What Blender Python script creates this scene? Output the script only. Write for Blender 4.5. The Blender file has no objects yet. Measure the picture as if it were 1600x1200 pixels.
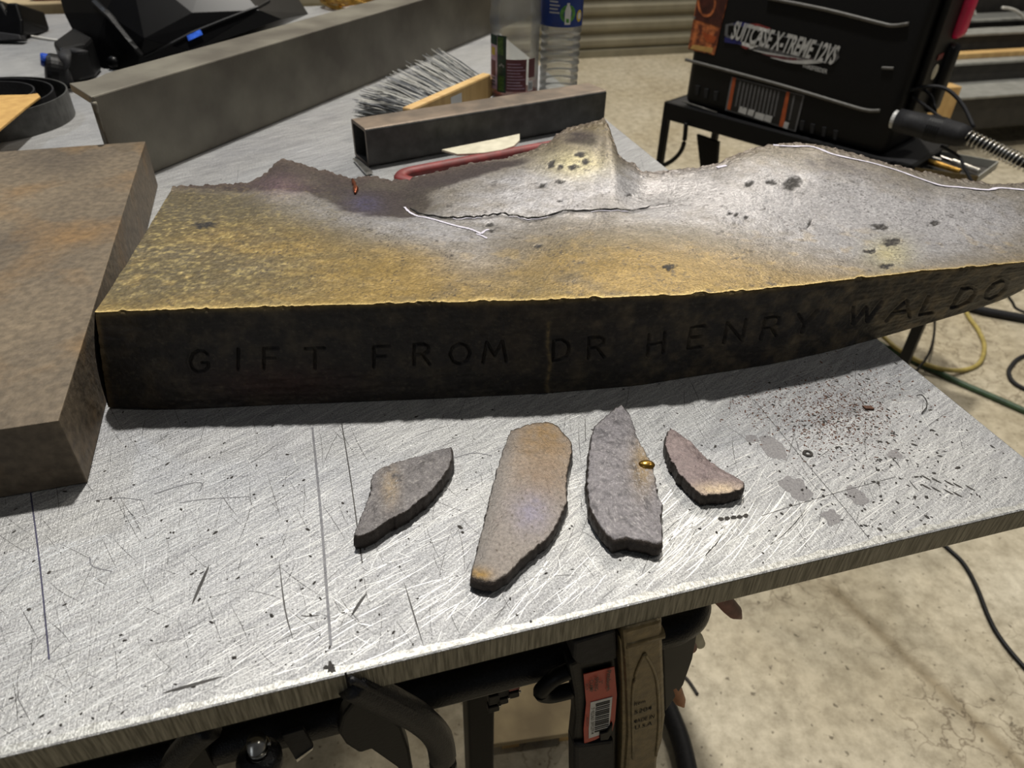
import bpy, bmesh, math, random
import numpy as np
from mathutils import Vector, Matrix
from mathutils.bvhtree import BVHTree

rnd = random.Random(7)
nrng = np.random.default_rng(11)
scene = bpy.context.scene
COL = scene.collection

# ------------------------------------------------------------------ camera
TZ = 0.88                      # height of the table top above the floor
CH = 0.345                     # camera height above the table top
FPX = 1129.27
cR = Vector((0.99971145, 0.01449011, 0.01915857))
cU = Vector((-0.02402112, 0.60304988, 0.79734172))
cW = Vector((0.0, 0.79757186, -0.60322394))
CAM = Vector((0, 0, TZ + CH))
cam_data = bpy.data.cameras.new('camera')
cam = bpy.data.objects.new('camera', cam_data)
COL.objects.link(cam)
cam_data.sensor_width = 36.0
cam_data.lens = FPX / 1600 * 36.0
cam_data.clip_start = 0.02
cam_data.dof.use_dof = True
cam_data.dof.focus_distance = 0.52
cam_data.dof.aperture_fstop = 11.0
M = Matrix((cR, cU, -cW)).transposed().to_4x4()
M.translation = CAM
cam.matrix_world = M
scene.camera = cam

# ------------------------------------------------------------------ light
world = bpy.data.worlds.new('shop_ambient')
scene.world = world
world.use_nodes = True
bg = world.node_tree.nodes['Background']
bg.inputs[0].default_value = (0.95, 0.97, 1.0, 1)
bg.inputs[1].default_value = 0.06
scene.view_settings.view_transform = 'Standard'
scene.view_settings.look = 'None'
scene.view_settings.gamma = 1.0
scene.view_settings.use_curve_mapping = False
scene.view_settings.exposure = 0.0

def lamp(loc, target, size, power, color):
    d = bpy.data.lights.new('high_bay_or_fill_lamp', 'AREA')
    d.shape = 'DISK'; d.size = size; d.energy = power * 0.25; d.color = color
    o = bpy.data.objects.new('high_bay_or_fill_lamp', d)
    COL.objects.link(o)
    o.location = loc
    o.rotation_euler = (Vector(target) - Vector(loc)).to_track_quat('-Z', 'Y').to_euler()
    return o
lamp((-0.30, 1.85, 5.0), (0, 0.6, 0.9), 0.20, 820, (1.0, 0.96, 0.89))
lamp((3.4, 4.0, 5.0), (1.5, 2.5, 0.4), 0.30, 110, (1.0, 0.95, 0.86))
lamp((-3.4, 3.4, 5.0), (-0.6, 1.2, 0.9), 0.30, 110, (0.80, 0.88, 1.0))
lamp((1.6, 5.2, 5.0), (1.4, 4.0, 0.0), 0.30, 420, (1.0, 0.92, 0.80))
lamp((-2.2, -4.0, 2.6), (0, 0.5, 0.7), 1.6, 34, (0.86, 0.92, 1.0))  # added soft fill from behind the camera, lifts the front faces
lamp((3.2, 0.4, 5.0), (1.6, 0.8, 0.0), 0.30, 128, (1.0, 0.95, 0.86))  # added lamp to brighten the floor at the right

# ------------------------------------------------------------------ pixel helpers (1600x1200)
def ray(px, py):
    return cR * ((px - 800) / FPX) - cU * ((py - 600) / FPX) + cW
def onz(px, py, z):
    d = ray(px, py)
    return CAM + d * ((z - CAM.z) / d.z)
def T(px, py, dz=0.0):
    return onz(px, py, TZ + dz)
def G(px, py, dz=0.0):
    return onz(px, py, dz)
def onplane(px, py, p, n):
    d = ray(px, py)
    return CAM + d * ((p - CAM).dot(n) / d.dot(n))
def project(V):
    V = np.asarray(V, float) - np.array(CAM)
    w = V @ np.array(cW)
    return 800 + FPX * (V @ np.array(cR)) / w, 600 - FPX * (V @ np.array(cU)) / w
E1 = Vector((0.95669296, 0.29109891, 0))      # along the front edge of the table
E2 = Vector((-0.29109891, 0.95669296, 0))     # away from the camera along its right edge
UP = Vector((0, 0, 1))
CORNER = Vector((0.37783296, 0.34490534, TZ))
PLATE = 0.020
def tab(a, b, dz=0.0):
    return CORNER + E1 * a + E2 * b + UP * dz
def F(px, py, off=0.0):
    """point on the vertical plane of the table's front face, off towards the viewer"""
    return onplane(px, py, CORNER - E2 * off, E2)

# ------------------------------------------------------------------ noise
def _hash(ix, iy, seed):
    n = (ix * 374761393 + iy * 668265263 + seed * 1442695041) & 0xffffffff
    n = ((n ^ (n >> 13)) * 1274126177) & 0xffffffff
    return ((n ^ (n >> 16)) & 0xffff) / 65535.0
def vnoise(x, y, seed=0):
    x = np.asarray(x, float); y = np.asarray(y, float)
    ix = np.floor(x).astype(np.int64); iy = np.floor(y).astype(np.int64)
    fx = x - ix; fy = y - iy
    fx = fx * fx * (3 - 2 * fx); fy = fy * fy * (3 - 2 * fy)
    a = _hash(ix, iy, seed); b = _hash(ix + 1, iy, seed)
    c = _hash(ix, iy + 1, seed); d = _hash(ix + 1, iy + 1, seed)
    return (a + (b - a) * fx) * (1 - fy) + (c + (d - c) * fx) * fy
def fbm(x, y, seed=0, oct=4):
    s = 0; a = 0.5; t = 0
    for i in range(oct):
        s = s + a * vnoise(x, y, seed + i * 17); t += a
        x = x * 2.03; y = y * 2.03; a *= 0.5
    return s / t
def sstep(a, b, x):
    t = np.clip((np.asarray(x, float) - a) / (b - a), 0, 1)
    return t * t * (3 - 2 * t)
def segdist(x, y, pts):
    d = np.full(np.shape(x), 1e9)
    for (x0, y0), (x1, y1) in zip(pts[:-1], pts[1:]):
        vx, vy = x1 - x0, y1 - y0
        L = vx * vx + vy * vy + 1e-9
        t = np.clip(((x - x0) * vx + (y - y0) * vy) / L, 0, 1)
        d = np.minimum(d, np.hypot(x - x0 - t * vx, y - y0 - t * vy))
    return d
def lin(c):
    return tuple(((v / 255) / 12.92 if v / 255 <= 0.04045 else ((v / 255 + 0.055) / 1.055) ** 2.4) for v in c)

# ------------------------------------------------------------------ materials
def mat(name, c1, c2=None, rough=0.5, metal=0.0, scale=40.0, bump=0.0, bscale=None, detail=6, stretch=(1, 1, 1),
        rot=(0, 0, 0), ramp=(0.35, 0.7), vcol=False, spec=0.5, rvar=0.0, emit=None, coat=0.0):
    m = bpy.data.materials.new(name)
    m.use_nodes = True
    nt = m.node_tree; N = nt.nodes; L = nt.links
    b = N['Principled BSDF']
    b.inputs['Roughness'].default_value = rough
    b.inputs['Metallic'].default_value = metal
    b.inputs['Specular IOR Level'].default_value = spec
    b.inputs['Coat Weight'].default_value = coat
    c1 = lin(c1) + (1,)
    c2 = lin(c2) + (1,) if c2 else tuple(v * 0.8 for v in c1[:3]) + (1,)
    tc = N.new('ShaderNodeTexCoord'); mp = N.new('ShaderNodeMapping')
    mp.inputs['Scale'].default_value = stretch; mp.inputs['Rotation'].default_value = rot
    L.new(tc.outputs['Object'], mp.inputs[0])
    nz = N.new('ShaderNodeTexNoise'); nz.inputs['Scale'].default_value = scale; nz.inputs['Detail'].default_value = detail
    L.new(mp.outputs[0], nz.inputs['Vector'])
    rp = N.new('ShaderNodeValToRGB')
    rp.color_ramp.elements[0].position = ramp[0]; rp.color_ramp.elements[1].position = ramp[1]
    L.new(nz.outputs['Fac'], rp.inputs[0])
    if vcol:
        at = N.new('ShaderNodeAttribute'); at.attribute_name = 'Col'
        mx = N.new('ShaderNodeMix'); mx.data_type = 'RGBA'; mx.blend_type = 'MULTIPLY'
        mx.inputs['Factor'].default_value = 1.0
        rp.color_ramp.elements[0].color = (0.72, 0.72, 0.72, 1); rp.color_ramp.elements[1].color = (1.12, 1.12, 1.12, 1)
        L.new(at.outputs['Color'], mx.inputs['A']); L.new(rp.outputs[0], mx.inputs['B'])
        L.new(mx.outputs['Result'], b.inputs['Base Color'])
        gm = N.new('ShaderNodeMapRange'); gm.inputs['From Min'].default_value = 0; gm.inputs['From Max'].default_value = 1
        gm.inputs['To Min'].default_value = 0.85; gm.inputs['To Max'].default_value = rough; gm.clamp = False
        L.new(at.outputs['Alpha'], gm.inputs['Value']); L.new(gm.outputs[0], b.inputs['Roughness'])
    else:
        rp.color_ramp.elements[0].color = c2; rp.color_ramp.elements[1].color = c1
        L.new(rp.outputs[0], b.inputs['Base Color'])
    if rvar and not vcol:
        mr = N.new('ShaderNodeMapRange')
        mr.inputs['To Min'].default_value = rough - rvar; mr.inputs['To Max'].default_value = rough + rvar
        L.new(nz.outputs['Fac'], mr.inputs['Value']); L.new(mr.outputs[0], b.inputs['Roughness'])
    if bump:
        n2 = N.new('ShaderNodeTexNoise'); n2.inputs['Scale'].default_value = bscale or scale * 3; n2.inputs['Detail'].default_value = 5
        L.new(mp.outputs[0], n2.inputs['Vector'])
        bp = N.new('ShaderNodeBump'); bp.inputs['Strength'].default_value = bump; bp.inputs['Distance'].default_value = 0.002
        L.new(n2.outputs['Fac'], bp.inputs['Height']); L.new(bp.outputs[0], b.inputs['Normal'])
    if emit:
        b.inputs['Emission Color'].default_value = lin(emit[0]) + (1,); b.inputs['Emission Strength'].default_value = emit[1]
    return m

def clear_mat(name, tint, gloss=0.05):
    m = bpy.data.materials.new(name); m.use_nodes = True
    nt = m.node_tree; N = nt.nodes; L = nt.links
    for n in list(N): N.remove(n)
    o = N.new('ShaderNodeOutputMaterial'); tr = N.new('ShaderNodeBsdfTransparent'); gl = N.new('ShaderNodeBsdfGlossy')
    tr.inputs[0].default_value = tint + (1,); gl.inputs['Roughness'].default_value = gloss
    fr = N.new('ShaderNodeLayerWeight'); fr.inputs[0].default_value = 0.35
    nz = N.new('ShaderNodeTexNoise'); nz.inputs['Scale'].default_value = 90
    bp = N.new('ShaderNodeBump'); bp.inputs['Strength'].default_value = 0.25; bp.inputs['Distance'].default_value = 0.002
    L.new(nz.outputs['Fac'], bp.inputs['Height']); L.new(bp.outputs[0], gl.inputs['Normal'])
    mr = N.new('ShaderNodeMapRange'); mr.inputs['To Min'].default_value = 0.10; mr.inputs['To Max'].default_value = 0.85
    mx = N.new('ShaderNodeMixShader')
    L.new(fr.outputs['Fresnel'], mr.inputs['Value']); L.new(mr.outputs[0], mx.inputs[0])
    df = N.new('ShaderNodeBsdfTranslucent'); df.inputs[0].default_value = (.8, .8, .78, 1)
    d2_ = N.new('ShaderNodeBsdfDiffuse'); d2_.inputs[0].default_value = (.8, .8, .78, 1)
    ms = N.new('ShaderNodeMixShader'); ms.inputs[0].default_value = 0.5; L.new(df.outputs[0], ms.inputs[1]); L.new(d2_.outputs[0], ms.inputs[2])
    m0 = N.new('ShaderNodeMixShader'); m0.inputs[0].default_value = 0.13; L.new(tr.outputs[0], m0.inputs[1]); L.new(ms.outputs[0], m0.inputs[2])
    L.new(m0.outputs[0], mx.inputs[1]); L.new(gl.outputs[0], mx.inputs[2]); L.new(mx.outputs[0], o.inputs[0])
    return m

MT = {}
ang = math.atan2(E1.y, E1.x)
MT['side'] = mat('sawn_plate_edge', (158, 154, 140), (96, 92, 80), rough=0.55, metal=0.5, scale=700, stretch=(1, 1, 0.06), rot=(0, 0, -ang), bump=0.5, bscale=1400)
MT['bright'] = mat('bright_scratched_steel', (235, 235, 232), (200, 200, 198), rough=0.42, metal=0.6, scale=200)
MT['edge_bright'] = mat('ground_bright_edge', (198, 198, 194), (140, 139, 134), rough=0.45, metal=0.6, scale=400, bump=0.2, bscale=900)
MT['darkscratch'] = mat('dark_gouge', (70, 68, 66), (44, 42, 40), rough=0.6, metal=0.3, scale=100)
MT['smudge'] = mat('grey_smudge', (112, 110, 112), (140, 138, 138), rough=0.6, metal=0.5, scale=700, bump=0.3)
MT['soot'] = mat('soot_speck', (58, 54, 50), (34, 31, 28), rough=0.8, scale=300)
MT['rust'] = mat('rust_dust', (108, 74, 56), (70, 48, 38), rough=0.9, scale=900)
MT['ink'] = mat('blue_layout_ink', (64, 62, 92), (44, 44, 62), rough=0.7, scale=400)
MT['pencil'] = mat('grey_layout_line', (122, 122, 124), (98, 98, 102), rough=0.6, metal=0.4, scale=400)
MT['block'] = mat('rusty_mill_scale', (124, 110, 90), (88, 78, 66), rough=0.62, metal=0.3, scale=9, bump=0.5, bscale=120, ramp=(0.3, 0.72), vcol=False, rvar=0.08)
MT['bronze'] = mat('patinated_bronze', (255, 255, 255), rough=0.42, metal=0.4, scale=420, bump=0.22, bscale=520, vcol=True, rvar=0.08)
MT['bronze_face'] = mat('dark_bronze_face', (255, 255, 255), rough=0.55, metal=0.35, scale=190, bump=0.5, bscale=260, vcol=True)
MT['bronze_rough'] = mat('broken_bronze', (92, 82, 74), (52, 46, 44), rough=0.65, metal=0.4, scale=160, bump=0.8, bscale=300)
MT['shard'] = mat('shard_surface', (255, 255, 255), rough=0.5, metal=0.4, scale=500, bump=0.4, bscale=1100, vcol=True)
MT['paint_white'] = mat('white_paint_marker', (218, 214, 226), (196, 192, 206), rough=0.7, scale=600)
MT['crack'] = mat('crack_black', (20, 17, 15), (12, 10, 9), rough=0.9)
MT['copper'] = mat('copper_bead', (190, 112, 80), (120, 66, 48), rough=0.3, metal=0.9, scale=120)
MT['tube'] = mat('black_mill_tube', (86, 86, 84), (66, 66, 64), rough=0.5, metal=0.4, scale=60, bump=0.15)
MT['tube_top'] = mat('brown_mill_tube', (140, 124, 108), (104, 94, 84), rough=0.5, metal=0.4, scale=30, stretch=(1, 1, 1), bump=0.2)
MT['angle'] = mat('hot_rolled_grey', (132, 128, 116), (104, 99, 90), rough=0.5, metal=0.5, scale=14, bump=0.15, bscale=300, rvar=0.06)
MT['black_gloss'] = mat('black_gloss_shell', (9, 9, 11), (5, 5, 6), rough=0.34, scale=20, spec=0.14)
MT['black'] = mat('black_plastic', (15, 15, 16), (10, 10, 11), spec=0.22, rough=0.45, scale=120, bump=0.1)
MT['black_soft'] = mat('dark_grey_rubber', (40, 40, 42), (30, 30, 32), spec=0.22, rough=0.6, scale=200, bump=0.1)
MT['black_pipe'] = mat('black_enamel_pipe', (34, 34, 36), (20, 20, 22), rough=0.34, metal=0.1, spec=0.3, scale=500, bump=0.3, bscale=900)
MT['case'] = mat('black_case', (20, 20, 21), (14, 14, 15), spec=0.22, rough=0.5, scale=300, bump=0.25, bscale=600)
MT['case_rib'] = mat('grey_worn_rib', (92, 90, 86), (74, 72, 68), rough=0.5, scale=100)
MT['wood'] = mat('pale_wood', (214, 180, 120), (190, 152, 96), rough=0.6, scale=14, stretch=(1, 6, 1), bump=0.1)
MT['wood_orange'] = mat('orange_wood', (186, 120, 70), (140, 84, 46), rough=0.5, scale=60)
MT['wood_pink'] = mat('worn_red_handle', (142, 96, 84), (110, 72, 62), rough=0.6, scale=90)
MT['cardboard'] = mat('tan_cardboard', (196, 158, 92), (176, 138, 78), rough=0.85, scale=80, bump=0.1)
MT['plywood'] = mat('dusty_plywood', (178, 160, 124), (140, 124, 96), rough=0.8, scale=16, bump=0.1)
MT['bristle'] = mat('grey_bristles', (255, 255, 255), rough=0.6, scale=300, vcol=True)
MT['red'] = mat('dull_red_paint', (140, 54, 52), (104, 44, 42), rough=0.5, scale=70)
MT['cream'] = mat('cream_disc', (212, 206, 184), (190, 184, 162), rough=0.6, scale=70)
MT['clear'] = clear_mat('clear_plastic', (0.90, 0.91, 0.89))
MT['water'] = clear_mat('clear_ribbed_plastic', (0.88, 0.89, 0.87), 0.08)
MT['juice'] = mat('red_juice', (150, 20, 18), (110, 12, 12), rough=0.1, scale=40)
MT['blue'] = mat('blue_label', (28, 60, 136), (22, 48, 116), rough=0.4, scale=60)
MT['white'] = mat('white_print', (222, 222, 220), (205, 205, 203), rough=0.5, scale=60)
MT['green'] = mat('green_print', (96, 160, 70), (60, 120, 52), rough=0.5, scale=200)
MT['dkgreen'] = mat('dark_green_print', (22, 62, 46), (18, 46, 34), rough=0.5, scale=200)
MT['leaf'] = mat('leaf_green_print', (84, 120, 40), (40, 74, 30), rough=0.5, scale=300)
MT['yellow'] = mat('yellow_print', (216, 190, 70), (196, 170, 60), rough=0.5, scale=60)
MT['maroon'] = mat('maroon_print', (112, 62, 66), (92, 48, 52), rough=0.5, scale=60)
MT['pinklabel'] = mat('pinkish_label', (204, 184, 200), (176, 140, 160), rough=0.5, scale=90)
MT['gold'] = mat('brass_wire', (206, 168, 84), (150, 112, 50), rough=0.28, metal=0.9, scale=120)
MT['navy'] = mat('navy_print', (36, 40, 110), (28, 30, 90), rough=0.5, scale=60)
MT['silver'] = mat('silver_print', (196, 196, 194), (170, 170, 168), rough=0.4, scale=60)
MT['greyprint'] = mat('grey_print', (104, 104, 106), (88, 88, 90), rough=0.5, scale=60)
MT['flame'] = mat('flame_print', (206, 120, 70), (96, 48, 34), rough=0.4, scale=60, ramp=(0.4, 0.62))
MT['brownprint'] = mat('dark_brown_print', (84, 40, 32), (56, 26, 22), rough=0.4, scale=60)
MT['orangeprint'] = mat('orange_print', (176, 84, 40), (150, 70, 34), rough=0.5, scale=60)
MT['magenta'] = mat('magenta_panel', (226, 20, 88), (196, 14, 72), rough=0.4, scale=30)
MT['steel'] = mat('bright_steel', (206, 204, 198), (160, 158, 152), rough=0.25, metal=0.9, scale=90)
MT['rail'] = mat('grey_rail', (170, 170, 164), (146, 146, 140), rough=0.5, metal=0.2, scale=20)
MT['rail_dark'] = mat('dark_rail_web', (56, 53, 48), (42, 40, 37), rough=0.6, scale=20)
MT['slat'] = mat('tan_door_slat', (140, 134, 114), (122, 116, 98), rough=0.45, metal=0.15, scale=6)
MT['clampbrass'] = mat('gold_brown_enamel', (120, 106, 76), (92, 80, 56), rough=0.38, metal=0.45, scale=150, bump=0.25, bscale=300)
MT['labelred'] = mat('red_sticker', (190, 62, 42), (172, 54, 38), rough=0.4, scale=60)
MT['inkblack'] = mat('black_print', (22, 20, 20), (16, 15, 15), rough=0.5)
MT['hose_green'] = mat('green_hose', (58, 86, 56), (42, 62, 42), rough=0.5, scale=60)
MT['hose_yellow'] = mat('yellow_hose', (176, 158, 88), (150, 134, 72), rough=0.5, scale=60)
MT['wirewhite'] = mat('white_wire', (214, 212, 206), (190, 188, 182), rough=0.5)
MT['bluegloss'] = mat('blue_gloss_cap', (40, 84, 190), (24, 50, 130), rough=0.2, scale=30)
MT['lens_glow'] = mat('blue_lens_reflection', (60, 110, 230), (16, 30, 90), rough=0.15, scale=90, emit=((70, 120, 235), 0.35))  # blue colour and glow stand in for a reflection on the lens

def table_mat():
    m = bpy.data.materials.new('scratched_steel_top'); m.use_nodes = True
    nt = m.node_tree; N = nt.nodes; L = nt.links; b = N['Principled BSDF']
    b.inputs['Metallic'].default_value = 0.5
    tc = N.new('ShaderNodeTexCoord')
    def noise(scale, stretch, rotz, detail=5, rough=0.6):
        m0 = N.new('ShaderNodeMapping'); m0.inputs['Rotation'].default_value = (0, 0, rotz)
        L.new(tc.outputs['Object'], m0.inputs[0])
        mp = N.new('ShaderNodeMapping'); mp.inputs['Scale'].default_value = stretch
        L.new(m0.outputs[0], mp.inputs[0])
        n = N.new('ShaderNodeTexNoise'); n.inputs['Scale'].default_value = scale; n.inputs['Detail'].default_value = detail; n.inputs['Roughness'].default_value = rough
        n.inputs['Distortion'].default_value = 0.4
        L.new(mp.outputs[0], n.inputs['Vector']); return n.outputs['Fac']
    def ramp(v, p0, p1, c0, c1):
        r = N.new('ShaderNodeValToRGB'); r.color_ramp.elements[0].position = p0; r.color_ramp.elements[1].position = p1
        r.color_ramp.elements[0].color = c0 + (1,); r.color_ramp.elements[1].color = c1 + (1,)
        L.new(v, r.inputs[0]); return r.outputs[0]
    def mul(a, bb):
        x = N.new('ShaderNodeMix'); x.data_type = 'RGBA'; x.blend_type = 'MULTIPLY'; x.inputs['Factor'].default_value = 1
        L.new(a, x.inputs['A']); L.new(bb, x.inputs['B']); return x.outputs['Result']
    big = noise(5, (1, 1, 1), 0)
    g1 = noise(620, (0.05, 1.0, 1), -0.62, 3, 0.7)
    g2 = noise(420, (0.04, 1.0, 1), -0.95, 3, 0.7)
    g3 = noise(500, (1.0, 0.08, 1), -0.3, 3, 0.7)
    sp = noise(900, (1, 1, 1), 0, 3, 0.75)
    c = ramp(big, 0.3, 0.7, (0.34, 0.345, 0.36), (0.45, 0.45, 0.445))
    c = mul(c, ramp(g1, 0.36, 0.66, (0.78, 0.78, 0.79), (1.2, 1.2, 1.18)))
    c = mul(c, ramp(g2, 0.36, 0.66, (0.84, 0.84, 0.84), (1.14, 1.14, 1.14)))
    c = mul(c, ramp(sp, 0.34, 0.62, (0.5, 0.5, 0.5), (1.2, 1.2, 1.2)))
    L.new(c, b.inputs['Base Color'])
    mr = N.new('ShaderNodeMapRange'); mr.inputs['To Min'].default_value = 0.36; mr.inputs['To Max'].default_value = 0.58
    L.new(g1, mr.inputs['Value']); L.new(mr.outputs[0], b.inputs['Roughness'])
    ad = N.new('ShaderNodeMath'); L.new(g1, ad.inputs[0]); L.new(g3, ad.inputs[1])
    a2 = N.new('ShaderNodeMath'); L.new(ad.outputs[0], a2.inputs[0]); L.new(sp, a2.inputs[1])
    bp = N.new('ShaderNodeBump'); bp.inputs['Strength'].default_value = 0.35; bp.inputs['Distance'].default_value = 0.0012
    L.new(a2.outputs[0], bp.inputs['Height']); L.new(bp.outputs[0], b.inputs['Normal'])
    return m
MT['top'] = table_mat()

def floor_mat():
    m = bpy.data.materials.new('tan_concrete'); m.use_nodes = True
    nt = m.node_tree; N = nt.nodes; L = nt.links; b = N['Principled BSDF']
    b.inputs['Roughness'].default_value = 0.62
    tc = N.new('ShaderNodeTexCoord')
    def noise(s, d=6, r=0.6):
        n = N.new('ShaderNodeTexNoise'); n.inputs['Scale'].default_value = s; n.inputs['Detail'].default_value = d; n.inputs['Roughness'].default_value = r
        L.new(tc.outputs['Object'], n.inputs['Vector']); return n.outputs['Fac']
    def ramp(v, p0, p1, c0, c1):
        r = N.new('ShaderNodeValToRGB'); r.color_ramp.elements[0].position = p0; r.color_ramp.elements[1].position = p1
        r.color_ramp.elements[0].color = c0 + (1,); r.color_ramp.elements[1].color = c1 + (1,)
        L.new(v, r.inputs[0]); return r.outputs[0]
    def mul(a, bb, f=1.0):
        x = N.new('ShaderNodeMix'); x.data_type = 'RGBA'; x.blend_type = 'MULTIPLY'; x.inputs['Factor'].default_value = f
        L.new(a, x.inputs['A']); L.new(bb, x.inputs['B']); return x.outputs['Result']
    c = ramp(noise(1.7), 0.3, 0.7, lin((172, 160, 134)), lin((198, 190, 170)))
    c = mul(c, ramp(noise(26, 8, 0.7), 0.34, 0.62, (0.62, 0.60, 0.56), (1.08, 1.08, 1.08)))
    c = mul(c, ramp(noise(70, 2, 0.5), 0.27, 0.34, (0.36, 0.34, 0.3), (1, 1, 1)))
    vo = N.new('ShaderNodeTexVoronoi'); vo.feature = 'DISTANCE_TO_EDGE'; vo.inputs['Scale'].default_value = 17
    ms = N.new('ShaderNodeVectorMath'); ms.operation = 'MULTIPLY_ADD'
    n3 = N.new('ShaderNodeTexNoise'); n3.inputs['Scale'].default_value = 22; n3.inputs['Detail'].default_value = 5
    L.new(tc.outputs['Object'], n3.inputs['Vector'])
    L.new(n3.outputs['Color'], ms.inputs[0]); ms.inputs[1].default_value = (0.09, 0.09, 0.09); L.new(tc.outputs['Object'], ms.inputs[2])
    L.new(ms.outputs[0], vo.inputs['Vector'])
    crk = ramp(vo.outputs['Distance'], 0.0, 0.045, (0.42, 0.38, 0.33), (1, 1, 1))
    msk = ramp(noise(2.4, 3), 0.5, 0.62, (0, 0, 0), (1, 1, 1))
    x = N.new('ShaderNodeMix'); x.data_type = 'RGBA'; x.blend_type = 'MULTIPLY'
    L.new(msk, x.inputs['Factor']); L.new(c, x.inputs['A']); L.new(crk, x.inputs['B']); c = x.outputs['Result']
    # soft-edged darker streak running across the slab
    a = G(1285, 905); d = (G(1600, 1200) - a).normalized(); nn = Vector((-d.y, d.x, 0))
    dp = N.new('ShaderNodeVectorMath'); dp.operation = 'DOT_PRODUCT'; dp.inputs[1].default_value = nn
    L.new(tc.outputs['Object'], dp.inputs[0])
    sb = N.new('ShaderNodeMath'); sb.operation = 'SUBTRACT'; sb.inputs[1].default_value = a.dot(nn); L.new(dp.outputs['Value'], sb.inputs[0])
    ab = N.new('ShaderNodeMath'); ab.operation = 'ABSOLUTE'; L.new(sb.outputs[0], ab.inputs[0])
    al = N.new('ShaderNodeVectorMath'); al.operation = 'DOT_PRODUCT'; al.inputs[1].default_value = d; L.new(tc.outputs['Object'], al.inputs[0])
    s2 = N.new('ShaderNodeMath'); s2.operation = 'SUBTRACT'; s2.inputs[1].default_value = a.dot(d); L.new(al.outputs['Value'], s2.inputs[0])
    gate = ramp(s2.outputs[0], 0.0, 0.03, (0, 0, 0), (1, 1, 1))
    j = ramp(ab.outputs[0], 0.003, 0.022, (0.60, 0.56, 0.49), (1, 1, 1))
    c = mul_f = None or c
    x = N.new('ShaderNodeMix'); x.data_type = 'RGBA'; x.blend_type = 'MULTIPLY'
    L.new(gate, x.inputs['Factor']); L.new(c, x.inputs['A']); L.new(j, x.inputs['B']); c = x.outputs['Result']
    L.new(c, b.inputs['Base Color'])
    bp = N.new('ShaderNodeBump'); bp.inputs['Strength'].default_value = 0.25; bp.inputs['Distance'].default_value = 0.003
    L.new(noise(60), bp.inputs['Height']); L.new(bp.outputs[0], b.inputs['Normal'])
    return m
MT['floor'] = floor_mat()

# ------------------------------------------------------------------ object helpers
def thing(name, label, cat, loc, group=None):
    o = bpy.data.objects.new(name, None); COL.objects.link(o)
    o.empty_display_size = 0.05
    o.location = loc; o['label'] = label; o['category'] = cat
    if group: o['group'] = group
    return o
def tag(o, label, cat, group=None):
    o['label'] = label; o['category'] = cat
    if group: o['group'] = group
    return o
def root_loc(p):
    v = Vector((0, 0, 0))
    while p is not None:
        v += p.location; p = p.parent
    return v
def mesh_obj(name, V, Fc, m, parent=None, smooth=False, colors=None, base=None, label=None, kind=None, midx=None):
    """V are world coordinates; the object's origin sits at base (default: the centre of its footprint)"""
    V = np.asarray([tuple(v) for v in V] if not isinstance(V, np.ndarray) else V, float)
    if parent is not None: org = root_loc(parent); own = Vector((0, 0, 0))
    else:
        own = Vector(base) if base is not None else Vector(((V[:, 0].min() + V[:, 0].max()) / 2, (V[:, 1].min() + V[:, 1].max()) / 2, V[:, 2].min()))
        org = own
    me = bpy.data.meshes.new(name)
    me.from_pydata((V - np.array(org)).tolist(), [], [tuple(int(i) for i in f) for f in Fc])
    for mm in (m if isinstance(m, (list, tuple)) else [m]): me.materials.append(mm)
    if midx is not None: me.polygons.foreach_set('material_index', np.asarray(midx, dtype=np.int32))
    if smooth is True: me.polygons.foreach_set('use_smooth', np.ones(len(me.polygons), dtype=bool))
    elif smooth: me.polygons.foreach_set('use_smooth', np.asarray(smooth, dtype=bool))
    if colors is not None:
        at = me.color_attributes.new('Col', 'FLOAT_COLOR', 'POINT')
        cc = np.ones((len(V), 4), dtype=np.float32); cc[:, :np.shape(colors)[1]] = colors
        at.data.foreach_set('color', cc.ravel())
    me.update()
    o = bpy.data.objects.new(name, me); COL.objects.link(o)
    o.location = own
    if parent is not None: o.parent = parent
    if label: o['label'] = label
    if kind: o['kind'] = kind
    return o
class MB:
    def __init__(s): s.v = []; s.f = []; s.m = []
    def add(s, V, Fc, mi=0):
        k = len(s.v); s.v += [tuple(v) for v in V]
        s.f += [tuple(i + k for i in f) for f in Fc]; s.m += [mi] * len(Fc)
        return s
    def build(s, name, m, parent=None, **kw):
        return mesh_obj(name, np.array(s.v), s.f, m, parent, midx=s.m if isinstance(m, (list, tuple)) else None, **kw)
def bevelled(V, Fc, w, seg=2):
    bm = bmesh.new()
    vs = [bm.verts.new(tuple(v)) for v in V]
    for f in Fc: bm.faces.new([vs[i] for i in f])
    bmesh.ops.recalc_face_normals(bm, faces=bm.faces)
    if w > 0:
        bmesh.ops.bevel(bm, geom=list(bm.edges), offset=w, segments=seg, profile=0.5, affect='EDGES', clamp_overlap=True)
    bm.verts.index_update()
    V2 = [v.co.copy() for v in bm.verts]; F2 = [tuple(v.index for v in f.verts) for f in bm.faces]
    bm.free(); return V2, F2
def boxgeo(o, ax, ay, az, w=0.0, seg=2):
    """box with corner o and edge vectors ax, ay, az"""
    o = Vector(o); ax = Vector(ax); ay = Vector(ay); az = Vector(az)
    V = [o, o + ax, o + ax + ay, o + ay, o + az, o + ax + az, o + ax + ay + az, o + ay + az]
    Fc = [(0, 3, 2, 1), (4, 5, 6, 7), (0, 1, 5, 4), (1, 2, 6, 5), (2, 3, 7, 6), (3, 0, 4, 7)]
    return bevelled(V, Fc, w, seg)
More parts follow.
